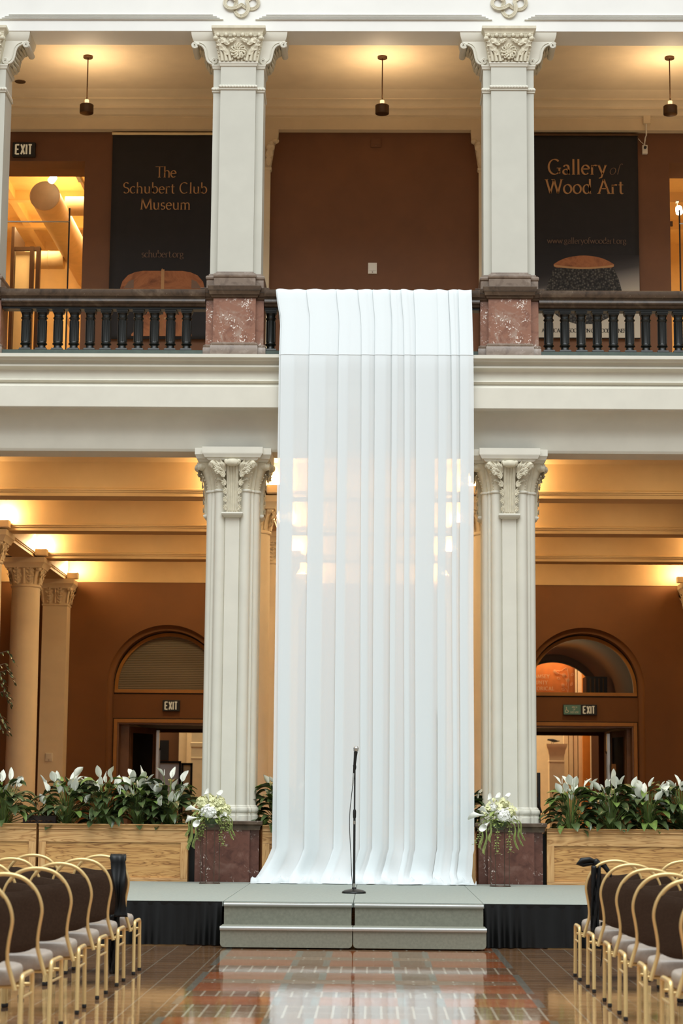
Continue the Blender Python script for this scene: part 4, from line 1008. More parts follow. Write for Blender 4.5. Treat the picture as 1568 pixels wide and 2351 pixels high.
ch = cello_outline(); (ccx, ctop) = U(-3.075, 8.835); cb = .04
pl = [(ccx-w_*.94*kb, ctop-f*1.25) for w_, f in ch]; pr_ = [(ccx+w_*.94*kb, ctop-f*1.25) for w_, f in ch]
pts_l = [p for p in pl if p[1] > cb]; pts_r = [p for p in pr_ if p[1] > cb]
poly = pts_l+[(pts_l[-1][0], cb)]+[(pts_r[-1][0], cb)]+pts_r[::-1]
mb = MB(); n = len(pts_l); mb.grid([[(pts_l[i][0], -.0115, pts_l[i][1]), (ccx, -.0115, pts_l[i][1]), (pts_r[i][0], -.0115, pts_r[i][1])] for i in range(n)]).grid([[(pts_l[-1][0], -.0115, pts_l[-1][1]), (pts_r[-1][0], -.0115, pts_r[-1][1])], [(pts_l[-1][0], -.0115, cb), (pts_r[-1][0], -.0115, cb)]])
mb.build('cello_picture', 'cello', t, smooth=0, solid=.002)
mb = MB()
mb.box(ccx-.022, ccx+.022, -.016, -.013, ctop-.30, ctop+.02).box(ccx-.028, ccx+.028, -.017, -.014, ctop-.36, ctop-.30)
mb.tube([(ccx-.02, -.014, ctop), (ccx-.008, -.014, ctop+.03)], .006, 5)
mb.build('cello_neck', 'gilt', t, smooth=0)
mb = MB()
for s in (-1, 1):
    mb.tube([(ccx+s*(.23+.02*sin(2*pi*q)), -.014, ctop-.42-.2*q) for q in [i/10 for i in range(11)]], .009, 5)
mb.box(ccx-.018, ccx+.018, -.018, -.0145, ctop-.62, ctop-.36).build('cello_soundholes', 'ink', t, smooth=0)
mb = MB().box(ccx-.17, ccx-.03, -.016, -.013, ctop-.69, ctop-.665).box(ccx+.03, ccx+.14, -.016, -.013, ctop-.69, ctop-.66)
for k in range(4): mb.tube([(ccx-.018+.012*k, -.017, ctop-.36), (ccx-.02+.013*k, -.017, ctop-.9)], .0015, 4)
mb.build('cello_bridge', 'gilt', t, smooth=0)
for s in (-1, 1): MB().add([(ccx+s*.40, -.0145, ctop-.25), (ccx+s*.40, -.0145, ctop-.12), (ccx+s*.47, -.0145, ctop-.15), (ccx+s*.54, -.0145, ctop-.25)], [(0, 1, 2, 3)]).build('cello_sheen', 'gilt_dim', t, smooth=0, solid=.001)

bx0, bz1 = up(2.20, 10.87); bx1, bz0 = up(3.738, 7.87)
t, c = banner(bx0, bx1, bz1, bz0, 26.535, 'black banner with tan lettering above a studded wooden bowl picture', 'bronze')
lettering('lettering', [line('Gallery', 2.437, 3.29, 10.285, .215), line('Wood Art', 2.405, 3.535, 10.0, .205)], 'gilt', t, -.013, thick=.13, thin=.045)
lettering('small_lettering', [line('of', 3.315, 3.478, 10.285, .15)], 'gilt_dim', t, -.013, thick=.07, thin=.035, slant=.25)
lettering('web_address', [line('www.galleryofwoodart.org', 2.425, 3.557, 9.26, .085)], 'gilt_dim', t, -.013, thick=.09)
hw = (bx1-bx0)/2; a0 = U(0, 8.66)[1]
f_ = MB().grid([[(-hw+.002+(2*hw-.004)*i/6, -.0105, .012+(1.18-.012)*j/10) for i in range(7)] for j in range(11)]).build('faded_backdrop', 'fade', t, smooth=0, solid=.001)
# bowl and lid of the picture
(bc, bt) = U(2.945, 8.93); zb_ = lambda Z: U(0, Z)[1]
prof_b = [(zb_(8.925), .415), (zb_(8.85), .45), (zb_(8.72), .50), (zb_(8.58), .535), (zb_(8.48), .545), (zb_(8.38), .53), (zb_(8.28), .48), (zb_(8.18), .36), (zb_(8.12), .24), (zb_(8.08), .12)]
mb = MB().grid([[(bc-w_*kb, -.0125, z), (bc, -.0125, z-.0), (bc+w_*kb, -.0125, z)] for z, w_ in prof_b]); mb.build('bowl_picture', 'bowl', t, smooth=0, solid=.001)
lid = [(zb_(8.905), .40), (zb_(8.925), .43), (zb_(8.955), .43), (zb_(8.96), .42), (zb_(9.0), .36), (zb_(9.04), .27), (zb_(9.065), .18), (zb_(9.08), .06), (zb_(9.082), .01)]
mb = MB().grid([[(bc-w_*kb, -.0145, z), (bc, -.0145, z-(.02 if i < 3 else 0)), (bc+w_*kb, -.0145, z)] for i, (z, w_) in enumerate(lid)]); mb.build('bowl_lid_picture', 'cello', t, smooth=0, solid=.001)
mb = MB().grid([[(bc-.425*kb+.85*kb*i/12, -.0165, z-.035*sin(pi*i/12)) for i in range(13)] for z in (zb_(8.918), zb_(8.945))]); mb.build('bowl_rim_picture', 'gilt', t, smooth=0, solid=.001)
lettering('caption', [line('AMERICAN ASSOCIATION OF WOODTURNERS', 2.34, 3.565, 7.957, .052)], 'ink', t, -.0135, thick=.15, thin=.06)

# ---- small fittings on the gallery wall
def plate(name, x0, x1, z0, z1, y, label, cat, mat='white', knob=False):
    t = thing(name, ((x0+x1)/2, y, (z0+z1)/2), label, cat); w, h = (x1-x0)/2, (z1-z0)/2
    MB().box(-w, w, -.02, .0, -h, h).build('body', mat, t, smooth=0, bevel=.004)
    MB().box(-w*.8, w*.8, -.026, -.018, -h*.45, h*.85).build('front_cover', mat, t, smooth=0, bevel=.003)
    MB().box(-w*.12, w*.12, -.027, -.02, -h*.8, -h*.65).build('slot', 'gilt_dim', t, smooth=0)
    return t
a, b_ = up(-.137, 8.843, k1); a2, b2 = up(-.010, 9.004, k1); plate('wall_sensor', a, a2, b_, b2, UW, 'small cream wall unit on the bare brown wall above the drape', 'wall unit')
a, b_ = up(-.111, 10.736, k1); a2, b2 = up(.042, 10.874, k1); plate('wall_speaker', a, a2, b_, min(b2, 10.55), UW, 'brown-painted square wall box near the top of the bare wall', 'wall unit', 'brown')
plate('thermostat', -6.237, -6.1, 2.036, 2.191, WALL-.425, 'cream thermostat on the flat pilaster behind the lilies', 'thermostat')
plate('light_switch', 4.66, 4.76, 1.93, 2.10, 39.28, 'dull wall switch inside the doorway under the refuge sign', 'switch', 'gilt')
ox, oz = up(3.857, 10.70, k1)
t = thing('power_outlet', (ox, UW, oz), 'white surface outlet with conduit and plug beside the bowl-picture banner', 'outlet')
MB().box(-.036, .036, -.05, 0, -.062, .062).build('box', 'white', t, smooth=0, bevel=.004)
MB().lathe([(.02, 0), (.02, .03), (.012, .035)], 14).xf(Matrix.Translation((0, -.05, .02)) @ Matrix.Rotation(pi/2, 4, 'X')).build('plug', 'black', t)
MB().tube([(0, -.02, .06), (0, -.02, .10), (.004, -.06, .16), (.005, -.16, .165), (.006, -.16, .36)], .009, 8).build('conduit', 'white', t)
MB().tube([(0, -.07, .03), (-.02, -.06, .07), (-.06, -.05, .11), (-.09, -.04, .155)], .004, 6).build('cable', 'white', t)
jx, jz = up(3.87, 11.12, k1)
t = thing('junction_box', (jx, 26.43, jz-.02), 'tan junction box on the gallery frieze over the wall outlet', 'box'); MB().box(-.05, .05, -.05, .02, -.06, .07).build('body', 'tan', t, smooth=0, bevel=.004)
# engaged pilasters on the gallery wall behind the columns
for x, lb in ((-1.70, 'tan wall pilaster half hidden behind the gallery column beside the cello-picture banner'), (1.60, 'tan wall pilaster half hidden behind the gallery column beside the bowl-picture banner')):
    t = thing('gallery_pilaster', (x, UW-.004, 6.62), lb, 'pilaster', 'pilasters on the gallery wall')
    B_ = 6.62
    part(MB().rect([(B_, -.20, .20, -.10, .0), (10.02, -.20, .20, -.10, .0)]), 'shaft', 'tan', t, B_)
    part(MB().rect([(10.02, -.21, .21, -.11, 0), (10.05, -.22, .22, -.12, 0), (10.06, -.205, .205, -.105, 0), (10.30, -.24, .24, -.125, 0), (10.42, -.26, .26, -.125, 0), (10.45, -.30, .30, -.128, 0), (10.60, -.31, .31, -.129, 0)]), 'capital', 'tan', t, B_)
    L = MB()
    for s in (-1, 1):
        for xx in (.06, .17): leaf_lobed(L, [(s*xx, -.105, 10.07), (s*xx*1.05, -.125, 10.2), (s*xx*1.2, -.15, 10.33), (s*xx*1.25, -.17, 10.40)], [.03, .06, .06, .02], 4, (0, -1, .1), .025)
        L.ball((s*.27, -.13, 10.43), .045, .04, .04, 10, 8, .1, 5)
    part(L, 'capital_leaves', 'tan', t, B_)

# ---- the lit room behind the gallery doorway: ducts, track lights, glass door
dz = lambda px, py, Y: None
def duct_round(x, z, y0, y1, r, label):
    t = thing('air_duct', (x, y0, z), label, 'duct'); n = 32
    MB().rings([[(r*cos(q), yy, r*sin(q)) for q in [2*pi*i/n for i in range(n)]] for yy in (y1-y0, .02, 0)]).build('duct_body', 'duct', t, smooth=40)
    MB().tube([(r*cos(q), .0, r*sin(q)) for q in [2*pi*i/n for i in range(n)]], .008, 6, closed=True).build('seam_ring', 'duct', t)
    return t
duct_round(-4.954, 10.208, 28.3, 32.9, .22, 'large round cream air duct with capped end facing the gallery doorway')
t = thing('air_duct', (-5.914, 31.2, 10.035), 'cross air duct with flanged end low in the lit room', 'duct')
n = 28; MB().rings([[(xx, .148*cos(q), .148*sin(q)) for q in [2*pi*i/n for i in range(n)]] for xx in (0.0, .5, .8)]).build('duct_body', 'duct', t, smooth=40)
MB().rings([[(xx, .158*cos(q), .158*sin(q)) for q in [2*pi*i/n for i in range(n)]] for xx in (-.02, .10)]).build('flange', 'duct', t, smooth=40)
MB().tube([(.55, .150*cos(q), .150*sin(q)) for q in [2*pi*i/n for i in range(n)]], .006, 5, closed=True).build('seam_ring', 'duct', t)
t = thing('air_duct', (-4.80, 29.3, 10.36), 'short branch duct joining the large duct beside the track light', 'duct')
MB().rings([[(xx, .15*cos(q), .15*sin(q)) for q in [2*pi*i/n for i in range(n)]] for xx in (0, 1.3)]).build('duct_body', 'duct', t, smooth=40)
def spot(x, y, z, label, tilt=.5):
    t = thing('track_spotlight', (x, y, z), label, 'spotlight', 'track spotlights')
    MB().tube([(0, 0, 0), (0, 0, -.08)], .008, 6).box(-.02, .02, -.05, .05, 0, .02).build('mount', 'white', t)
    h = MB().lathe([(.02, .05), (.045, .03), (.05, -.02), (.05, -.075), (.045, -.078)], 18); h.xf(Matrix.Translation((.02, -.02, -.11)) @ Matrix.Rotation(tilt, 4, 'Y') @ Matrix.Rotation(-.5, 4, 'X')); h.build('lamp_head', 'spot', t)
    return t
spot(-4.80, 28.0, 10.49, 'bright track spotlight over the capped duct in the lit room')
spot(4.44, 28.4, 10.17, 'bright spotlight in the doorway at the far picture edge', .0)
t = thing('lighting_track', (-4.60, 28.2, 10.86), 'dark lighting track running back along the lit room ceiling', 'track'); MB().box(-.02, .02, 0, 3.2, -.06, 0).build('rail', 'bronze', t, smooth=0); MB().box(-.03, .03, .9, 1.2, -.09, -.05).build('adapter', 'black', t, smooth=0)
def glass_leaf(x, y, label, w_, s=1):
    t = thing('glass_door', (x, y, 6.62), label, 'door', 'glass doors of the gallery rooms')
    MB().box(0, w_, -.006, .006, .02, 2.93).build('glass_pane', 'glass', t, smooth=0)
    xe = w_ if s > 0 else 0
    MB().box(xe-.010, xe+.010, -.01, .01, 0, 3.14).build('edge_strip', 'black', t, smooth=0)
    MB().box(0, w_, -.012, .012, 2.93, 2.945).build('top_rail', 'chrome', t, smooth=0)
    MB().box(xe+.10*s, xe+.22*s, -.02, .02, 2.90, 2.97) if s > 0 else MB().box(xe-.22, xe-.10, -.02, .02, 2.90, 2.97).build('pivot_fitting', 'bronze', t, smooth=0)
    hx = xe+.06*s
    MB().tube([(hx, -.02, .75), (hx, -.08, .78), (hx+.05*s, -.09, .74), (hx+.05*s, -.09, .30), (hx+.10*s, -.09, .22)], .016, 8).build('pull_handle', 'black', t)
    MB().box(-.02, w_+.02, -.018, .018, .28, .42).build('push_bar', 'bronze', t, smooth=0)
    return t
glass_leaf(-5.45, 27.45, 'clear glass door with black edge in the lit gallery doorway', 1.01)
glass_leaf(4.32, 27.45, 'clear glass door with black edge at the far picture edge', .93, -1)
t = thing('shop_cabinet', (-5.70, 30.0, 6.62), 'dark-framed tall cabinet against the wall of the lit room', 'cabinet')
MB().box(-.06, -.01, 0, .9, 0, 3.62).box(.24, .30, 0, .1, 0, 3.30).box(.34, .40, 0, .1, 0, 3.30).box(-.01, .40, .02, .08, 3.24, 3.30).build('frame', 'bronze', t, smooth=0); MB().box(.0, .24, .1, .14, 0, 3.24).build('back_panel', 'roomwall', t, smooth=0)
t = thing('roof_brace', (-5.15, 31.9, 8.3), 'slanting cream brace low in the lit room', 'brace')
MB().tube([(0, 0, 1.0), (.75, 0, -.6)], .06, 4).build('strut', 'duct', t, smooth=0); MB().box(-.2, .0, -.05, .05, -1.8, 1.0).build('post', 'roomwall', t, smooth=0)
# ================================================================== knots on the entablature
for x, lb in ((XL+.025, 'interlaced plaster knot above the gallery column beside the cello-picture banner'), (XR+.01, 'interlaced plaster knot above the gallery column beside the bowl-picture banner')):
    t = thing('plaster_knot', (x, 23.32, 11.175), lb, 'ornament', 'plaster knots on the upper wall')
    def ring(rad, off):
        pts = []
        for i in range(240):
            a = 2*pi*i/240
            def kp(a): r = 1+.52*cos(5*a); return r*cos(2*a), r*sin(2*a)
            px, pz = kp(a); qx, qz = kp(a+.001)
            dx, dz_ = qx-px, qz-pz; l = math.hypot(dx, dz_)
            pts.append((rad*px-dz_/l*off, -.022-.012*sin(5*a), rad*pz+dx/l*off))
        c_, s_ = cos(radians(-90)), sin(radians(-90))
        return [(c_*p[0]-s_*p[2], p[1], s_*p[0]+c_*p[2]) for p in pts]
    b = MB()
    for off, r in ((-.015, .0085), (0, .0075), (.015, .0085)): b.tube(ring(.142, off), r, 6, closed=True)
    b.build('knot_band', 'carved', t)

# ================================================================== sheer drape over the balustrade
def drape():
    t = thing('sheer_drape', (-.02, 22.95, .42), 'long white sheer fabric hung over the balustrade down to the stage', 'drape')
    ox, oy, oz = -.02, 22.95, .42
    rnd = random.Random(5)
    folds = [(.04, .070), (.20, .085), (.335, .050), (.44, .040), (.525, .060), (.60, .030), (.655, .030), (.755, .100), (.845, .044), (.895, .026), (.955, .046)]
    def cross(open_, shift, wav, seed):
        """x fraction and depth along the cloth: forward, doubled back over each pleat, forward again"""
        pts = [(0.0, 0.0)]
        for i, (f, d) in enumerate(folds):
            w_ = d*open_*.5; f2 = f+shift*(sin(i*2.1+seed)*.5)
            x = lambda q: f2+q
            pts += [(f2-w_, .004), (f2+w_*.6, .0), (f2+w_, -.004), (f2+w_*.9, -.009), (f2-w_*.2, -.011), (f2-w_*.95, -.013), (f2-w_, -.018), (f2-w_*.6, -.022), (f2+w_*.6, -.020), (f2+w_*1.5, -.008)]
        pts.append((1.0, 0.0))
        res = []
        for i in range(len(pts)-1):
            n = 7 if i % 10 == 0 else 3
            for k in range(n):
                a = k/n; q = a*a*(3-2*a)
                res.append((pts[i][0]+(pts[i+1][0]-pts[i][0])*a, pts[i][1]+(pts[i+1][1]-pts[i][1])*q))
        res.append(pts[-1])
        return [(x, y+wav*(.6*sin(x*23+seed)+.4*sin(x*51+seed*2))) for x, y in res]
    # rows down the cloth: z, y, left edge, right edge, pleat opening, waviness, sideways drift
    rows = [(7.20, 23.69, -1.22, 1.14, .8, .003, 0), (7.46, 23.685, -1.225, 1.14, .8, .003, 0), (7.462, 23.5, -1.228, 1.14, .9, .003, 0), (7.462, 23.27, -1.229, 1.139, 1, .004, 0), (7.452, 23.245, -1.229, 1.138, 1, .004, 0)]
    for f in (.06, .15, .25, .4, .55, .7, .85, 1.0):
        z = 7.45-(7.45-6.60)*f; xl = -1.228+.062*min(1, f*2.2)**1.3 - (.0 if f < .5 else .006*(f-.5)); rows.append((z, 23.235-.215*f, xl, 1.138+.010*f, 1.0, .005, .01*f))
    for i in range(1, 33):
        f = i/32; z = 6.60-(6.60-.80)*f
        rows.append((z, 23.015-.02*f, -1.170-.006*f, 1.148+.004*sin(f*9)-.004*f, 1.0-.15*f, .006+.010*f+.018*f**3, .01+.016*f))
    for i, (z, y, l, r_) in enumerate(((.74, 22.985, -1.20, 1.13), (.68, 22.98, -1.225, 1.128), (.62, 22.97, -1.255, 1.124), (.56, 22.955, -1.29, 1.118), (.51, 22.93, -1.32, 1.112), (.475, 22.89, -1.345, 1.118), (.452, 22.84, -1.36, 1.125), (.434, 22.79, -1.365, 1.13), (.416, 22.745, -1.365, 1.125))):
        rows.append((z, y, l, r_, .85, .034+.003*i, .026))
    P = []
    N = len(cross(1, 0, 0, 0))
    for (z, y, l, r_, op, wv, sh) in rows:
        c = cross(op, sh, wv, 1.3)
        low = max(0, (1.0-z)/.6) if z < 1.0 else 0
        P.append([(l+(r_-l)*f-ox, y+d+low*.03*sin(f*37+z*9)-low*.05*max(0, sin(f*19+1))-oy, z+(low**2)*.028*max(0, sin(f*43))*(z > .42)-oz) for f, d in c])
    mb = MB().grid(P); o = mb.build('drape_cloth', 'sheer', t, smooth=80)
    # the doubled flap folded forward over the rail, hemmed level with the cornice lip
    P = []
    for (z, y, l, r_, op, wv, sh) in rows[2:13]:
        c = cross(op, sh, wv, 1.3); P.append([(l+.001+(r_-l-.002)*f-ox, y-.006+d*1.0-oy, z+.006+(0.006*sin(f*70) if z > 7.44 else 0)-oz) for f, d in c])
    MB().grid(P).build('folded_flap', 'sheer', t, smooth=80)
    # crumpled hem pooled on the stage
    b = MB()
    nx, nr = 150, 10; P = []
    for j in range(nr+1):
        a = pi*j/nr
        P.append([(-1.40+2.56*i/nx-ox, 22.80+(-.085-.03*sin(i*.21)-.018*sin(i*.83+1))*cos(a)-oy, .410+(.050+.022*sin(i*.37)+.014*sin(i*1.3+.5)+.008*sin(i*2.9))*sin(a)-oz+.0) for i in range(nx+1)])
    b.grid(P); b.build('pooled_hem', 'sheer', t, smooth=80)
drape()

# ================================================================== stage, skirts, steps
SH = .406; SF = 18.82; SB = 23.12
decks = [(-6.30, -3.86, 'grey stage deck at the far outer end beyond the oak planter'), (-3.85, -1.412, 'grey stage deck between the oak planter and the drape, under the fuller bouquet'), (-1.408, -.194, 'grey stage deck below the drape, bouquet side half'), (-.190, 1.020, 'grey stage deck below the drape, half with the microphone cable gap'), (1.024, 3.02, 'grey stage deck beside the flecked dark pedestal'), (3.03, 5.47, 'grey stage deck behind the front row with the tied black sash')]
for a, b_, lb in decks:
    t = thing('stage_deck', ((a+b_)/2, (SF+SB)/2, 0), lb, 'stage deck', 'grey stage decks'); hw = (b_-a)/2; hd = (SB-SF)/2
    MB().box(-hw, hw, -hd, hd, SH-.05, SH).build('deck_top', 'stage', t, smooth=0, bevel=.004)
    MB().box(-hw+.01, hw-.01, -hd+.012, hd-.01, SH-.10, SH-.05).build('deck_frame', 'black', t, smooth=0)
    for sx in (-1, 1):
        for sy in (-1, 1): MB().tube([(sx*(hw-.12), sy*(hd-.15), 0), (sx*(hw-.12), sy*(hd-.15), SH-.1)], .022, 8).build('leg', 'steel', t)
def skirt(x0, x1, label):
    t = thing('stage_skirt', ((x0+x1)/2, SF-.02, 0), label, 'stage skirt', 'pleated black stage skirts'); c = (x0+x1)/2; n = int((x1-x0)*90); rnd = random.Random(int(x0*10)+50); P = []
    ph = [rnd.uniform(-.5, .5) for _ in range(n+1)]
    for j in range(13):
        f = j/12; P.append([(x0-c+(x1-x0)*i/n, -.012-.03*f-(.012+.050*f)*(.5+.5*sin(i*.55+2.6*sin(i*.045)+ph[i]*.3))*(.6+.4*sin(i*.09))-.012*f*sin(i*.13+1), .008+(SH-.012-.008)*(1-f)) for i in range(n+1)])
    MB().grid(P).build('pleated_cloth', 'blackcloth', t, smooth=80)
    MB().box(x0-c, x1-c, -.016, .0, SH-.035, SH-.004).build('waistband', 'blackcloth', t, smooth=0)
skirt(-6.3, -1.42, 'pleated black skirt on the stage front beside the chair with the long draped cloth')
skirt(1.03, 5.4, 'pleated black skirt on the stage front beside the chair with the tied sash')
def steps(x0, x1, label):
    t = thing('stage_steps', ((x0+x1)/2, 18.6, 0), label, 'steps', 'two-tread grey step units'); hw = (x1-x0)/2
    def rr(y0, y1, z0, z1, ww, r=.035):
        b = MB(); 
        poly = [(-ww, z1)]+[(-ww, z0+r)]+[(-ww+r-r*cos(a), z0+r-r*sin(a)) for a in (radians(30), radians(60), radians(90))]+[(ww-r+r*sin(a), z0+r-r*cos(a)) for a in (0, radians(30), radians(60), radians(90))]+[(ww, z1)]
        return b.prism_y(poly, y0, y1)
    rr(-.20, .20, .012, .195, hw).build('lower_riser', 'step', t, smooth=0, bevel=.004)
    rr(.085, .20, .19, .392, hw-.012, .006).build('upper_riser', 'step', t, smooth=0, bevel=.004)
    MB().box(-hw, hw, -.20, .10, .19, .2).build('lower_tread', 'step', t, smooth=0); MB().box(-hw+.012, hw-.012, .07, .20, .388, .398).build('upper_tread', 'step', t, smooth=0)
    for (y, z, ww) in ((-.205, .186, hw+.003), (.078, .384, hw-.010)):
        b = MB(); b.sweep_x([(y+.03, z+.016), (y+.004, z+.016), (y-.012, z+.010), (y-.017, z), (y-.012, z-.014), (y+.002, z-.022), (y+.03, z-.022)], -ww, ww); b.build('nosing', 'nosing', t, smooth=60)
    for s in (-1, 1): MB().tube([(s*(hw-.1), -.12, 0), (s*(hw-.1), -.12, .02)], .02, 8).build('leg', 'black', t)
steps(-1.405, -.196, 'grey two-tread step unit toward the chairs with the long draped cloth'); steps(-.188, 1.028, 'grey two-tread step unit toward the chairs with the tied sash')

# ================================================================== microphone
t = thing('microphone_stand', (-.205, 20.6, SH), 'black round-base microphone stand in front of the drape', 'microphone stand')
MB().lathe([(.122, 0), (.125, .008), (.120, .020), (.095, .034), (.05, .042), (.022, .048), (.018, .062), (.016, .064)], 40).build('base', 'iron', t)
MB().tube([(0, 0, .05), (0, 0, .10)], .013, 12).build('foot_sleeve', 'chrome', t)
MB().tube([(0, 0, .09), (0, 0, .79)], .012, 12).build('lower_tube', 'black', t)
MB().lathe([(.012, .76), (.016, .77), (.017, .83), (.013, .85)], 16).build('clutch', 'black', t); MB().lathe([(.0135, .70), (.0135, .735)], 16).build('clutch_ring', 'chrome', t)
MB().tube([(0, 0, .83), (0, 0, 1.27)], .0085, 10).build('upper_tube', 'black', t)
MB().tube([(0, 0, 1.26), (.002, -.005, 1.285), (-.004, -.02, 1.30)], [.012, .014, .018], 10).build('mic_clip', 'black', t)
t2 = thing('microphone', (-.215, 20.575, SH+1.22), 'black handheld microphone with silver ball grille on the stand', 'microphone')
d = Vector((.020, -.03, .23)); b = MB().tube([(0, 0, 0), tuple(d*.15), tuple(d*.75), tuple(d*.98)], [.010, .012, .017, .021], 14); b.build('body', 'black', t2)
MB().ball(tuple(d*1.10), .027, .027, .028, 16, 12).build('grille', 'chrome', t2); MB().tube([tuple(d*1.0), tuple(d*1.05)], .025, 16).build('grille_band', 'chrome', t2)
t3 = thing('microphone_cable', (-.205, 20.6, SH), 'thin black cable hanging from the microphone to the stand base', 'cable')
MB().tube([(-.012, -.03, 1.22), (-.016, -.035, 1.16), (-.022, -.04, 1.09)], .008, 8).build('connector', 'chrome', t3)
pts = [(-.022-.032*sin(pi*f)*(1+.25*sin(7*f))+.012*f, -.04, 1.09-1.04*f) for f in [i/30 for i in range(31)]]
MB().tube(pts+[(.0, -.03, .045)], .0042, 6).build('cord', 'black', t3)
# ================================================================== oak planters and lilies
def planter(x0, x1, label, py=23.22, top=1.055):
    t = thing('oak_planter', ((x0+x1)/2, py+.25, 0), label, 'planter', 'oak planter boxes behind the stage'); hw = (x1-x0)/2; f = -.25
    MB().box(-hw, hw, f+.02, .25, 0, top-.03).build('box_body', 'oak', t, smooth=0)
    # face frame, recessed panel and cap mouldings
    b = MB(); b.box(-hw, hw, f, f+.03, .845, .985).box(-hw, hw, f, f+.03, .0, .43)
    b.build('rail', 'oak', t, smooth=0, bevel=.003)
    for s in (-1, 1): 
        xa, xb = sorted((s*hw, s*(hw-.085))); MB().box(xa, xb, f, f+.03, .43, .845).build('stile', 'oak_v', t, smooth=0, bevel=.003)
    MB().box(-hw+.085, hw-.085, f+.018, f+.026, .43, .845).build('panel', 'oak_panel', t, smooth=0)
    b = MB().sweep_x([(f+.02, .985), (f-.002, .985), (f-.012, .990), (f-.014, .997), (f-.010, 1.004), (f-.004, 1.008), (f-.004, 1.028), (f-.016, 1.034), (f-.030, 1.040), (f-.036, 1.046), (f-.036, top), (f+.06, top), (f+.06, .985)], -hw, hw)
    b.box(-hw, hw, .19, .26, .99, top)
    b.build('cap_moulding', 'oak', t)
    b = MB().box(-hw+.085, hw-.085, f+.004, f+.018, .43, .445); b.build('bead', 'oak', t, smooth=0)
    MB().box(-hw+.03, hw-.03, f+.06, .2, top-.10, top-.045).build('soil', 'soil', t, smooth=0)
    return t
planter(-6.2, -3.935, 'oak planter box at the outer end, holding the lily beside the ficus')
planter(-3.905, -2.165, 'oak planter box holding four full white-flowered lilies')
planter(-1.30, 1.17, 'oak planter box between the pedestals, mostly hidden behind the drape')
planter(2.0, 4.3, 'oak planter box behind the chair with the tied black sash', top=1.04)
# black boards standing in for the darkness between planters and pedestals
t = thing('gap_shade_board', (-2.14, 23.40, 0), 'black board standing in for the shade between the four-lily planter and the brown pedestal', 'panel'); MB().box(-.025, .06, 0, .02, 0, .95).build('board', 'black', t, smooth=0)
t = thing('gap_shade_board', (1.975, 23.40, 0), 'black board standing in for the shade between the flecked pedestal and the oak planter', 'panel'); MB().box(-.03, .025, 0, .02, 0, .98).build('board', 'black', t, smooth=0)

def blade(mb, base, dirv, L, wd, droop, rnd, cup=.35, nseg=6, tipcurl=0.0, roll=0.0):
    """one leaf: base point, horizontal direction + rise, drooping tip, folded along the midrib"""
    d = Vector(dirv).normalized(); side = d.cross(Vector((0, 0, 1)))
    side = side.normalized() if side.length > .05 else Vector((1, 0, 0))
    side = (Matrix.Rotation(roll, 3, d) @ side)
    p = Vector(base); rows = []
    for i in range(nseg+1):
        f = i/nseg
        w_ = wd*(sin(pi*min(1, f*.93+.04))**.8)*(1-.35*f) if 0 < f < 1 else wd*.03
        n = side.cross(d).normalized()
        wav = .08*wd*sin(f*9+rnd)
        rows.append([tuple(p-side*w_+n*(cup*w_+wav)), tuple(p-side*w_*.5+n*cup*w_*.35), tuple(p), tuple(p+side*w_*.5+n*cup*w_*.35), tuple(p+side*w_+n*(cup*w_-wav))])
        p = p+d*(L/nseg)
        d = (d+Vector((0, 0, -droop/nseg))).normalized()
    mb.grid(rows)
def lily(x, y, z, label, seed, size=1.0, nf=9, spread=.33):
    rnd = random.Random(seed)
    t = thing('peace_lily', (x, y, z), label, 'plant', 'peace lilies in the oak planters')
    MB().lathe([(.085, -.05), (.105, .06), (.112, .065), (.108, .085), (.10, .085), (.10, .06), (.02, .058)], 24).build('pot', 'pot', t)
    L1, L2, st = MB(), MB(), MB()
    n = 80
    for i in range(n):
        a = rnd.uniform(0, 2*pi); tier = (i+.5)/n
        h = (.10+.44*tier+rnd.uniform(-.05, .05))*size; r = (spread*(1-.6*tier**1.5)*rnd.uniform(.30, .90))*size
        bx, by = cos(a)*r, sin(a)*r*.75
        pts = [(cos(a)*.03, sin(a)*.03, .06), (bx*.45, by*.45, h*.7), (bx, by, h)]
        st.tube(pts, [.006, .005, .004], 5, cap=False)
        rise = .15+.5*tier+rnd.uniform(-.2, .2)
        tgt = L2 if rnd.random() < .14+.2*(tier > .8) else L1
        blade(tgt, (bx, by, h), (cos(a), sin(a)*.9, rise), rnd.uniform(.20, .29)*size, rnd.uniform(.050, .072)*size, rnd.uniform(.9, 1.9), rnd.uniform(0, 6), cup=rnd.uniform(.25, .5), roll=rnd.uniform(-.4, .4))
    L1.build('leaves', 'leaf', t, smooth=60); L2.build('young_leaves', 'leaf_light', t, smooth=60); st.build('stems', 'leaf_light', t, smooth=60)
    for i in range(nf):
        a = 2*pi*(i+rnd.uniform(-.3, .3))/nf; r = rnd.uniform(.05, spread*.9)*size; h = (.80-.45*(r/size)-rnd.uniform(0, .16))*size
        if rnd.random() < .3: h -= .12
        bx, by = cos(a)*r, sin(a)*r*.7-.03
        f = MB(); sm = MB().tube([(cos(a)*.02, sin(a)*.02, .06), (bx*.6, by*.6, h*.6), (bx, by, h-.11*size)], .004, 5, cap=False); sm.build('flower_stem', 'leaf_light', t, smooth=60)
        d = (cos(a)*.6+rnd.uniform(-.3, .3), sin(a)*.4-.15, 1)
        blade(f, (bx, by, h-.11*size), d, rnd.uniform(.13, .18)*size, rnd.uniform(.042, .060)*size, rnd.uniform(.0, .6), rnd.uniform(0, 6), cup=.45, roll=rnd.uniform(-1.3, 1.3))
        f.tube([(bx+.01, by-.02, h-.10*size), (bx+.012, by-.028, h-.03*size)], [.006, .004], 6)
        f.build('flower', 'spathe', t, smooth=60)
    return t
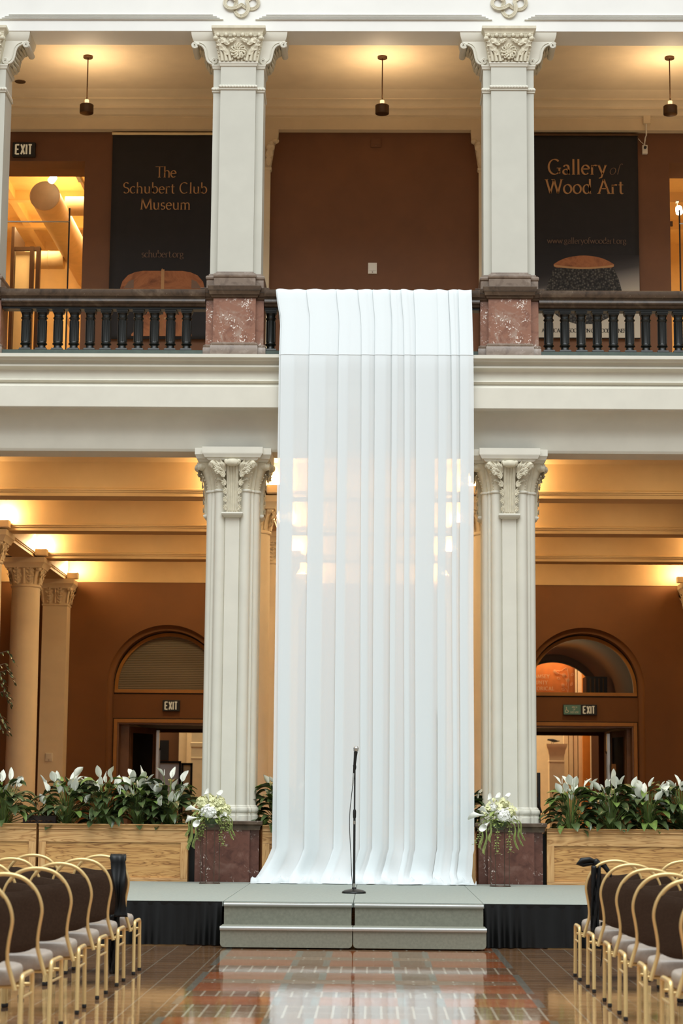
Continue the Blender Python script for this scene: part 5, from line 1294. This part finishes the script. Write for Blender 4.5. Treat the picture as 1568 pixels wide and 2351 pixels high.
lily(-4.36, 23.45, .97, 'white-flowered lily alone in the planter beside the ficus', 11, .98, 14, .34)
lily(-3.62, 23.44, .97, 'first lily of the four-lily planter, by the thermostat pilaster', 12, .98, 14, .34)
lily(-3.20, 23.46, .97, 'second lily of the four-lily planter, in front of the door casing', 13, .98, 13)
lily(-2.78, 23.44, .97, 'third lily of the four-lily planter, in front of the open door leaf', 14, 1.0, 14)
lily(-2.42, 23.46, .97, 'fourth lily of the four-lily planter, next to the fuller bouquet', 15, .98, 13, .31)
lily(-1.13, 23.45, .97, 'lily peeking out behind the drape edge beside the brown pedestal', 16, .94, 8, .30)
lily(1.09, 23.48, .97, 'lily mostly hidden between the drape edge and the flecked pedestal', 17, .86, 4, .26)
lily(2.30, 23.44, .955, 'lily nearest the leaning black stand, in the planter behind the tied-sash chair', 18, .94, 12, .32)
lily(2.78, 23.45, .955, 'lily below the wall switch, second from the leaning black stand', 19, .98, 15, .33)
lily(3.20, 23.44, .955, 'lily below the ochre door casing edge, third from the leaning black stand', 20, .98, 15, .33)
lily(3.60, 23.45, .955, 'lily behind the dark wooden box, fourth from the leaning black stand', 21, .98, 14, .33)
t = thing('planter_tray', (-3.95, 23.45, .985), 'dark wooden tray with dry leaves between two planters', 'tray'); MB().box(-.17, .22, -.10, .10, .06, .16).build('tray_box', 'pot', t, smooth=0, bevel=.005)
b = MB(); rn = random.Random(3)
for k in range(8): blade(b, (-.1+.04*k, -.1+rn.uniform(-.03, .03), .09), (rn.uniform(-1, 1), -1, .3), .06, .02, .5, k)
b.build('dry_leaves', 'oak', t, smooth=60)
t = thing('wooden_box', (3.72, 23.16, 1.045), 'dark brown box resting on the planter edge by the last lily', 'box'); MB().box(-.14, .2, -.06, .08, 0, .055).build('box_body', 'pot', t, smooth=0, bevel=.005); MB().box(-.145, .205, -.065, .085, .05, .075).build('lid', 'pot', t, smooth=0, bevel=.004)
t = thing('sign_stand', (1.985, 24.15, 0), 'slim black stand leaning upright between the column and the planter lily', 'stand')
MB().box(-.02, .02, -.02, .02, .02, 1.70).build('post', 'black', t, smooth=0, bevel=.004); MB().tube([(0, -.02, 1.45), (-.02, -.03, 1.38), (.03, -.03, 1.22)], .012, 6).build('clip', 'black', t); MB().box(-.02, .10, -.16, .16, 0, .03).build('foot', 'black', t, smooth=0)

# ficus: only the tips of its crown reach into the picture
def ficus(x, y, label):
    t = thing('ficus_tree', (x, y, 0), label, 'tree'); rn = random.Random(7)
    MB().lathe([(.17, 0), (.21, .36), (.22, .38), (.20, .40), (.03, .39)], 24).build('pot', 'pot', t)
    tr = MB().tube([(0, 0, .38), (.02, .01, 1.2), (-.01, 0, 2.0), (.01, 0, 2.9)], [.03, .026, .022, .012], 8); lf = MB()
    for k in range(44):
        a = rn.uniform(0, 2*pi); z0 = rn.uniform(1.7, 2.9); r = rn.uniform(.35, .62)*(1-.25*abs(z0-2.3))
        if k < 10: a = rn.uniform(-.5, .5); r = .60+rn.uniform(-.06, .05); z0 = 2.15+k*.085
        e = Vector((cos(a)*r, sin(a)*r*.8, z0+.25*r+rn.uniform(-.1, .15)))
        s = Vector((.01, 0, z0-.15)); mid = s.lerp(e, .55)+Vector((0, 0, .10)); tip = e+Vector((cos(a)*.10, sin(a)*.08, -.16))
        tr.tube([tuple(s), tuple(mid), tuple(e), tuple(tip)], [.008, .006, .004, .002], 5, cap=False)
        for j in range(14):
            f = .35+.65*j/13
            q = mid.lerp(e, (f-.35)/.4) if f < .75 else e.lerp(tip, (f-.75)/.25)
            sd = 1 if j % 2 else -1
            dv = Vector((cos(a+sd*.9), sin(a+sd*.9), -.55+rn.uniform(-.3, .3)))
            blade(lf, tuple(q), dv, rn.uniform(.065, .09), rn.uniform(.013, .018), .5, rn.uniform(0, 6), cup=.3, nseg=4, roll=rn.uniform(-.5, .5))
    tr.build('trunk', 'bark', t); lf.build('foliage', 'ficus', t, smooth=60)
ficus(-5.20, 24.6, 'ficus with glossy drooping leaves reaching in at the picture edge')

# ================================================================== flower stands and bouquets
def wire_stand(x, y, label, rot):
    t = thing('wire_stand', (x, y, SH), label, 'flower stand', 'wire flower stands on the stage')
    R_ = .115
    for k in range(4):
        a = rot+pi/2*k; MB().tube([(R_*cos(a), R_*sin(a), .0), (R_*cos(a), R_*sin(a), .66)], .0048, 6).build('leg', 'wire', t)
    for z in (.006, .655): MB().tube([(R_*cos(q), R_*sin(q), z) for q in [2*pi*i/40 for i in range(40)]], .0055, 6, closed=True).build('ring', 'wire', t)
    return t
def floret(mb, c, nrm, r, rn, n=4):
    nrm = Vector(nrm).normalized(); u = nrm.orthogonal().normalized(); w = nrm.cross(u); a0 = rn.uniform(0, 6)
    for k in range(n):
        a = a0+2*pi*k/n; d = u*cos(a)+w*sin(a); s = nrm.cross(d); c_ = Vector(c)
        mb.add([tuple(c_), tuple(c_+d*r*.55+s*r*.48+nrm*r*.15), tuple(c_+d*r*1.05+nrm*r*.12), tuple(c_+d*r*.55-s*r*.48+nrm*r*.15)], [(0, 1, 2, 3)])
def hydrangea(t, c, R_, rn, mat='petal', n=110):
    b = MB()
    for i in range(n):
        z = rn.uniform(-.5, 1); a = rn.uniform(0, 2*pi); q = sqrt(1-z*z); d = Vector((q*cos(a), q*sin(a), z))
        floret(b, Vector(c)+d*R_*rn.uniform(.88, 1.05), d+Vector((rn.uniform(-.3, .3), rn.uniform(-.3, .3), rn.uniform(-.3, .3))), R_*.24, rn)
    b.ball(c, R_*.82, n=14, m=8)
    return b.build('hydrangea', mat, t, smooth=40)
def calla(t, c, d, L, rn):
    d = Vector(d).normalized(); u = d.orthogonal().normalized(); w = d.cross(u); rs = []; c = Vector(c)
    for i in range(9):
        f = i/8; r = L*(.035+.26*f**2.2)
        rs.append([tuple(c+d*L*(f+(.42*f**3)*max(0, cos(q)))+(u*cos(q)+w*sin(q))*r*(1+.35*f*max(0, cos(q)))) for q in [2*pi*k/16 for k in range(16)]])
    return MB().rings(rs, True, True, False).build('calla_lily', 'petal', t, smooth=60)
def bouquet(x, y, z, label, seed, hyd, callas, hang, wide):
    rn = random.Random(seed)
    t = thing('bouquet', (x, y, z), label, 'flowers', 'bouquets on the wire stands')
    MB().lathe([(.04, -.07), (.085, -.03), (.10, .02), (.085, .03), (.01, .03)], 20).build('bowl', 'leaf', t)
    for (cx, cy, cz, r, mt) in hyd: hydrangea(t, (cx, cy, cz), r, rn, mt)
    for c, d, L in callas: calla(t, c, d, L, rn)
    g = MB()
    for i in range(120):
        a = rn.uniform(0, 2*pi); r = rn.uniform(.03, .15)*wide; h = rn.uniform(-.02, .16)
        blade(g, (cos(a)*r, sin(a)*r, h), (cos(a), sin(a), rn.uniform(-.5, .8)), rn.uniform(.06, .12), rn.uniform(.014, .028), rn.uniform(.6, 1.6), rn.uniform(0, 6), cup=.3, nseg=4, roll=rn.uniform(-.6, .6))
    g.build('greenery', 'greenery', t, smooth=60)
    c_ = MB()
    for i in range(70):
        a = rn.uniform(0, 2*pi); r = rn.uniform(.05, .20)*wide; p = Vector((cos(a)*r, sin(a)*r*.8, .10+.14*(1-(r/.2/wide)**2)+rn.uniform(-.03, .06)))
        floret(c_, p, (cos(a), sin(a)-.6, .9), rn.uniform(.018, .032), rn, 5)
    c_.build('small_blossoms', 'cream_petal', t, smooth=0)
    for (a, r, L, bend, leafy) in hang:
        v = MB(); px, py = cos(a)*r, sin(a)*r; pts = []
        for i in range(13):
            f = i/12; o = .06*sin(min(1, f*2.2)*pi/2); pts.append((px+cos(a)*o+bend*f*f+.012*sin(f*8+a), py+sin(a)*o, .03+.03*sin(min(1, f*3)*pi)-L*f))
        v.tube(pts, [.0055 if not leafy else .0035]*13, 5)
        if leafy:
            for i in range(3, 13):
                for s in (-1, 1): blade(v, pts[i], (s*cos(i*1.3), -abs(sin(i*1.3))-.2, -.2), .042, .017, .4, i, cup=.3, nseg=4)
        else:
            for q in range(3): v.tube([(p[0]+.012*(q-1)*k/12, p[1]-.004*q, p[2]-.01*q*k/12) for k, p in enumerate(pts)], .004, 4)
        v.build('trailing_stem', 'greenery', t, smooth=60)
    return t
FY1 = 22.62; FY2 = 22.55
wire_stand(-1.855, FY1, 'brown wire stand under the fuller cascading bouquet', .5)
bouquet(-1.85, FY1, SH+.70, 'fuller cream and white bouquet cascading in front of the four-lily planter end', 31,
        [(-.02, -.13, .10, .085, 'petal'), (-.10, -.06, .20, .07, 'cream_petal'), (.09, -.06, .20, .075, 'cream_petal'), (.16, -.05, .12, .07, 'cream_petal'), (-.03, .02, .23, .07, 'cream_petal')],
        [((-.12, -.10, .12), (-1, -.3, .25), .12), ((-.13, -.12, .04), (-.9, -.5, -.1), .13), ((-.10, -.14, .02), (-.3, -.8, -.3), .11), ((-.02, -.06, .22), (-.3, -.3, 1), .10), ((.06, -.08, .22), (.3, -.4, .8), .10), ((.12, -.14, .06), (.5, -.7, .2), .09)],
        [(3.3, .15, .34, -.04, 0), (3.0, .17, .28, -.02, 0), (3.6, .13, .32, -.01, 0), (3.9, .12, .24, 0, 1), (4.1, .10, .20, .01, 1), (5.6, .10, .30, .02, 1), (6.1, .16, .22, .02, 0), (.1, .18, .18, .01, 0), (5.9, .14, .14, 0, 1), (3.2, .19, .2, -.02, 0)], 1.05)
wire_stand(1.415, FY2, 'brown wire stand under the airier bouquet', 1.05)
bouquet(1.415, FY2, SH+.70, 'airier green and white bouquet with one calla sticking out toward the drape', 47,
        [(.03, -.13, .08, .08, 'petal'), (-.08, -.05, .17, .055, 'petal'), (.05, -.02, .21, .05, 'cream_petal'), (.12, -.08, .12, .05, 'cream_petal')],
        [((-.16, -.06, .09), (-1, -.1, .02), .15), ((-.13, -.10, .10), (-.6, -.4, .5), .12), ((-.12, -.12, .02), (-.5, -.6, -.4), .12), ((-.02, -.06, .20), (-.1, -.3, 1), .10), ((.06, -.05, .22), (.2, -.2, 1), .09), ((.10, -.13, .04), (.5, -.6, .3), .08), ((-.07, -.08, .20), (-.5, -.3, .8), .10)],
        [(3.4, .15, .30, -.02, 0), (3.7, .13, .36, -.02, 0), (3.15, .16, .26, -.05, 1), (4.4, .10, .36, .02, 1), (5.4, .09, .34, .01, 1), (6.0, .15, .26, .03, 0), (.1, .18, .20, .02, 0), (4.0, .12, .22, 0, 0), (5.8, .12, .30, .02, 0)], .95)

# ================================================================== banquet chairs
def chair_parts():
    D = {}
    # seat cushion: rounded, domed
    rs = []
    for z, k, sc_ in ((.352, 0, .93), (.360, 0, .98), (.39, 0, 1.0), (.418, 0, 1.0), (.434, 0, .975), (.443, 0, .93), (.450, 0, .82), (.454, 0, .5), (.455, 0, .05)):
        r = []
        for i in range(40):
            a = 2*pi*i/40; c, s_ = cos(a), sin(a); ex = .42
            r.append((.215*sc_*math.copysign(abs(c)**ex, c)*(1+.04*s_), .01+.215*sc_*math.copysign(abs(s_)**ex, s_), z))
        rs.append(r)
    D['seat'] = MB().rings(rs).mesh('seat', 'seat_top', 50)
    def hoop(f):    # f 0..1 from one foot of the hoop over the top to the other; returns x, z
        pts = [(.235, .33), (.214, .40), (.190, .475), (.188, .53), (.197, .60), (.212, .67), (.216, .705), (.211, .745), (.196, .79), (.172, .83), (.140, .865), (.100, .89), (.052, .904), (0, .909)]
        return pts
    hp = hoop(0); full = hp+[(-x, z) for x, z in hp[-2::-1]]
    yb = lambda z: -.215-.085*max(0, (z-.42))/.5 - .02*max(0, (z-.7))
    # smooth the hoop
    def smooth(P, n=3):
        for _ in range(n):
            Q = [P[0]]
            for i in range(len(P)-1):
                a, b = P[i], P[i+1]; Q += [tuple(a[k]*.75+b[k]*.25 for k in range(len(a))), tuple(a[k]*.25+b[k]*.75 for k in range(len(a)))]
            Q.append(P[-1]); P = Q
        return P
    F = smooth(full, 2)
    D['back_frame'] = MB().tube([(x, yb(z), z) for x, z in F], .0125, 8).mesh('back_frame', 'brass', 60)
    # padded back filling the hoop below a crescent opening
    zs = [.455+.40*i/16 for i in range(17)]
    def halfw(z):
        for (x1, z1), (x2, z2) in zip(hp, hp[1:]):
            if z1 <= z <= z2: return x1+(x2-x1)*(z-z1)/(z2-z1)
        return .05
    rows_f, rows_b = [], []
    nx = 16
    P = [[], []]
    for side, sg in ((0, -1), (1, 1)):
        for j in range(17):
            row = []
            for i in range(nx+1):
                u = -1+2*i/nx
                zt = .866-.066*(1-u*u)**.6-.05*abs(u)**6; zb = .452+.04*abs(u)**3
                z = zb+(zt-zb)*j/16
                hw = max(.03, halfw(min(z, .89))-.006)
                e = (1-abs(u)**6)*(1-abs(2*j/16-1)**8)
                row.append((hw*u, yb(z)+sg*(.014+.014*e), z))
            P[side].append(row)
    b = MB().grid(P[0]).grid([r[::-1] for r in P[1]])
    # close the rim
    for i in range(nx):
        for j in (0, 16): b.add([P[0][j][i], P[0][j][i+1], P[1][j][i+1], P[1][j][i]], [(0, 1, 2, 3)])
    for j in range(16):
        for i in (0, nx): b.add([P[0][j][i], P[0][j+1][i], P[1][j+1][i], P[1][j][i]], [(0, 1, 2, 3)])
    D['backrest'] = b.mesh('backrest', 'seat_back', 60)
    def leg(s, rear):
        x = s*.258
        if rear: P_ = [(x+s*.006, -.20, .022), (x, -.165, .30), (x, -.150, .375), (x, -.135, .395), (x, -.10, .402), (x, .0, .402)]
        else: P_ = [(x+s*.004, .19, .022), (x, .185, .30), (x, .180, .375), (x, .165, .395), (x, .13, .402), (x, -.0, .402)]
        return MB().tube(smooth([tuple(p) for p in P_], 1), .0135, 10).mesh('leg', 'brass', 60)
    for s in (-1, 1):
        for r in (0, 1): D[('leg', s, r)] = leg(s, r)
    D['glide'] = MB().lathe([(.012, 0), (.015, .006), (.015, .02), (.012, .03)], 12).mesh('foot_glide', 'black')
    for s in (-1, 1): D[('brace', s)] = MB().tube([(s*.258, -.17, .285), (s*.258, .183, .285)], .008, 8).mesh('side_brace', 'brass', 60)
    D['stretcher'] = MB().tube([(-.258, -.05, .335), (.258, -.05, .335)], .010, 8).tube([(-.258, .12, .335), (.258, .12, .335)], .010, 8).mesh('stretcher', 'brass', 60)
    return D
CD = chair_parts()
def chair(x, y, rz, label):
    t = thing('banquet_chair', (x, y, 0), label, 'chair', 'gold banquet chairs facing the stage', rz)
    def p(name, me, par=t, loc=None):
        o = bpy.data.objects.new(name, me); COL.objects.link(o); o.parent = par
        if loc: o.location = loc
        return o
    p('seat', CD['seat']); p('backrest', CD['backrest']); p('back_frame', CD['back_frame'])
    for s in (-1, 1):
        for r in (0, 1):
            l = p('leg', CD[('leg', s, r)]); p('foot_glide', CD['glide'], l, (s*.264 if r else s*.262, -.20 if r else .19, 0))
        p('side_brace', CD[('brace', s)])
    p('stretcher', CD['stretcher'])
    return t
rj = random.Random(9)
RW = ['front row', 'second row', 'third row', 'fourth row', 'fifth row', 'sixth row', 'nearest row']
YR = [15.78, 14.83, 13.88, 12.93, 11.95, 10.98, 10.0]
for k in range(7):
    ex = ', hung with a long black cloth' if k == 0 else ''
    chair(-2.118-.006*k, YR[k], rj.uniform(-.03, .03), 'gold-framed chair at the aisle end, %s, ficus side%s' % (RW[k], ex))
for k in range(4): chair(-2.64-.006*k, YR[k]+.03, rj.uniform(-.03, .03), 'gold-framed chair second from the aisle, %s, ficus side' % RW[k])
for k in range(2): chair(-3.15, YR[k]+.05, rj.uniform(-.03, .03), 'gold-framed chair third from the aisle, %s, ficus side' % RW[k])
YRR = [15.63, 14.70, 13.70, 12.88, 11.95, 10.98]
for k in range(6):
    ex = ', with a black sash tied on' if k == 0 else ''
    chair(1.838+.002*k, YRR[k], rj.uniform(-.03, .03), 'gold-framed chair at the aisle end, %s, flecked-pedestal side%s' % (RW[k], ex))
for k in range(3): chair(2.36, YRR[k]+.02, rj.uniform(-.03, .03), 'gold-framed chair second from the aisle, %s, flecked-pedestal side' % RW[k])
# black cloth hung on the front aisle chairs
t = thing('black_cloth', (-1.93, 15.47, .0), 'long glossy black cloth hung over the front-row aisle chair down to the floor', 'cloth')
P = []
for j in range(31):
    f = j/30
    if f < .12: y, z = .02+.10*cos(f/.12*pi)*.6, .87+.05*sin(f/.12*pi)
    else: y, z = -.045-.03*min(1, (f-.12)*3)+.015*sin(f*9), .87-(.87-.45)*(f-.12)/.88
    w_ = .045+.012*sin(f*7)+(.0 if f > .1 else .01)
    P.append([(-.055+.035*f*.4+w_*u+.03*sin(f*2), y+.012*sin(u*4+f*5), z) for u in [-1+2*i/10 for i in range(11)]])
MB().grid(P).build('draped_cloth', 'blackcloth', t, smooth=70, solid=.012)
P = []
for j in range(21):
    f = j/20; P.append([(-.075+.045*u*(1-.25*f), .03+.015*sin(u*5+f*6)+.05*f, .46-.45*f) for u in [-1+2*i/8 for i in range(9)]])
MB().grid(P).build('cloth_tail', 'blackcloth', t, smooth=70, solid=.012)
t = thing('black_ribbon', (1.70, 15.36, .0), 'black sash tied in a knot on the front-row aisle chair with tails to the floor', 'ribbon')
k_ = MB().ball((0, .02, .885), .03, .035, .04, 12, 8, .12, 4)
k_.tube([(.0, .02, .90), (-.05, .015, .915), (-.11, .01, .905), (-.14, .0, .885), (-.10, .01, .875), (-.02, .02, .885)], [.012, .022, .026, .02, .016, .012], 8)
k_.tube([(0, .02, .89), (.06, -.01, .87), (.10, -.02, .81), (.115, -.02, .76)], [.018, .022, .016, .006], 8)
k_.build('knot', 'blackcloth', t, smooth=60)
P = []
for j in range(25):
    f = j/24; z = .87-.50*f; P.append([(-.005+.035*u*(1-.2*f)-.02*f, -.03-.02*f+.010*sin(u*5+f*6), z) for u in [-1+2*i/8 for i in range(9)]])
MB().grid(P).build('sash_band', 'blackcloth', t, smooth=70, solid=.010)
MB().tube([(-.02, -.045, .40), (-.03, -.05, .2), (-.035, -.045, .01)], [.012, .009, .006], 6).build('sash_tail', 'blackcloth', t)
MB().tube([(.03, -.04, .45), (.035, -.045, .25), (.02, -.04, .12)], [.010, .008, .004], 6).build('sash_tail', 'blackcloth', t)

# ================================================================== things in the corridor beyond the arched doorways
t = thing('hanging_banner', (3.75, 45.3, 3.0), 'orange banner with peach lettering and a flower drawing behind the glazed lunette', 'banner')
MB().grid([[(-.95+1.77*i/24, .012*sin(i*.8+j*.1), .1+1.75*j/10) for i in range(25)] for j in range(11)]).build('cloth', 'orange', t, smooth=70, solid=.003)
lettering('lettering', [('RAMSEY', .025, 1.152, .43, .08), ('COUNTY', -.02, 1.012, .43, .08), ('HISTORICAL', .02, .874, .64, .08), ('SOCIETY', .0, .735, .46, .08)], 'peach', t, -.022, thick=.17, thin=.08)
b = MB(); cx = .44
stem = [(cx+.06+.05*sin(2.6*f+.3), -.024, .50+.92*f) for f in [i/20 for i in range(21)]]
b.tube(stem, .007, 5)
for (fx, fz, r) in ((cx-.06, 1.18, .075), (cx+.08, 1.0, .07), (cx-.10, .82, .065), (cx-.40, 1.32, .06)):
    for q in range(5):
        a = 2*pi*q/5+.3; b.tube([(fx+r*.55*cos(a)+r*.42*cos(w), -.024, fz+r*.55*sin(a)+r*.42*sin(w)) for w in [2*pi*i/14 for i in range(14)]], .005, 4, closed=True)
    b.tube([(fx+r*.25*cos(w), -.026, fz+r*.25*sin(w)) for w in [2*pi*i/12 for i in range(12)]], .005, 4, closed=True)
    b.tube([(fx, -.024, fz-r), (cx+.03, -.024, fz-r*2.4), (cx+.07, -.024, fz-r*3.6)], .005, 4)
for (lx, lz, a) in ((cx-.20, 1.03, 2.7), (cx+.20, 1.16, .7), (cx+.18, .80, .9), (cx-.04, .62, 2.6), (cx+.05, 1.33, 1.9), (cx-.25, 1.24, 3.0), (cx-.22, 1.32, 3.3)):
    d = (cos(a), sin(a)); n_ = (-d[1], d[0])
    b.tube([(lx+d[0]*.13*f+n_[0]*.035*sin(pi*f)*s, -.024, lz+d[1]*.13*f+n_[1]*.035*sin(pi*f)*s) for s in (1, -1) for f in ([i/8 for i in range(9)] if s > 0 else [1-i/8 for i in range(9)])], .005, 4)
b.tube([(cx-.40, -.024, 1.36), (cx-.15, -.024, 1.34), (cx+.02, -.024, 1.46)], .005, 4)
b.v = [(.60+.62*(p[0]-cx), p[1], .80+.62*(p[2]-.5)) for p in b.v]; b.build('flower_drawing', 'peach', t)
t = thing('lunette_dark_box', (4.62, 42.2, 3.33), 'made-up dark ribbed box for the dark shape in the lunette glass', 'cabinet')  # box made up in place of a dark shape in the glass
MB().box(-.16, .30, -.2, .4, 0, .66).build('body', 'black', t, smooth=0); 
b = MB()
for k in range(5): b.box(-.16+.09*k, -.135+.09*k, -.215, -.2, 0, .62)
b.build('ribs', 'bronze', t, smooth=0)
t = thing('corridor_pillar', (4.26, 46.8, 0), 'cream corridor pillar with moulded head carrying the bird figure', 'pillar')
MB().rect([(0, -.175, .175, -.175, .175), (2.27, -.175, .175, -.175, .175)]).build('shaft', 'roomwall', t)
MB().rect([(2.27, -.185, .185, -.185, .185), (2.30, -.185, .185, -.185, .185), (2.31, -.175, .175, -.175, .175), (2.44, -.175, .175, -.175, .175), (2.47, -.19, .19, -.19, .19), (2.55, -.20, .20, -.20, .20), (2.60, -.225, .225, -.225, .225), (2.66, -.24, .24, -.24, .24), (2.70, -.245, .245, -.245, .245)]).build('head_moulding', 'roomwall', t)
t = thing('bird_figure', (4.17, 46.72, 2.70), 'small black bird figure perched on the corridor pillar', 'figurine')
b = MB(); b.tube([(-.20, 0, .14), (-.17, 0, .155), (-.10, 0, .15), (0, 0, .13), (.10, 0, .11), (.20, 0, .10), (.28, 0, .11)], [.004, .035, .04, .062, .055, .025, .012], 10)
b.build('body', 'black', t, smooth=60); MB().tube([(-.02, 0, .08), (-.03, 0, 0)], .008, 5).tube([(.04, 0, .08), (.05, 0, 0)], .008, 5).build('legs', 'black', t); t.scale = (.62, .62, .62)
t = thing('corridor_pillar', (-4.19, 47.0, 0), 'marble-toned corridor pillar with ringed neck behind the blind-side doorway', 'pillar')
MB().rect([(0, -.14, .14, -.14, .14), (2.29, -.14, .14, -.14, .14)]).build('shaft', 'roomwall', t)
MB().rect([(2.29, -.15, .15, -.15, .15), (2.32, -.15, .15, -.15, .15), (2.33, -.14, .14, -.14, .14), (2.55, -.14, .14, -.14, .14), (2.57, -.16, .16, -.16, .16), (2.66, -.165, .165, -.165, .165), (2.68, -.14, .14, -.14, .14), (3.4, -.14, .14, -.14, .14)]).build('neck', 'roomwall', t)
def easel(x, y, z0, w_, h, label, paper):
    t = thing('notice_board', (x, y, 0), label, 'notice board')
    b = MB().box(-w_/2, w_/2, -.02, .02, z0+h-.05, z0+h).box(-w_/2, w_/2, -.02, .02, z0, z0+.05).box(-w_/2, -w_/2+.05, -.02, .02, 0, z0+h).box(w_/2-.05, w_/2, -.02, .02, 0, z0+h); b.build('frame', 'black', t, smooth=0)
    MB().box(-w_/2+.05, w_/2-.05, 0, .01, z0+.05, z0+h-.05).build('sheet', paper, t, smooth=0)
easel(-4.72, 45.6, 1.2, .56, 1.01, 'black-framed white notice board in the corridor behind the lilies', 'paper')
easel(-4.32, 45.75, .9, .26, 1.27, 'narrow black-framed stand beside the white notice board', 'roomwall')
t = thing('wall_plaque', (-5.11, 48.004, 2.27), 'dark hanging plaque on the corridor wall above the notice board', 'plaque'); MB().box(-.13, .13, -.03, 0, 0, .48).build('board', 'black', t, smooth=0)
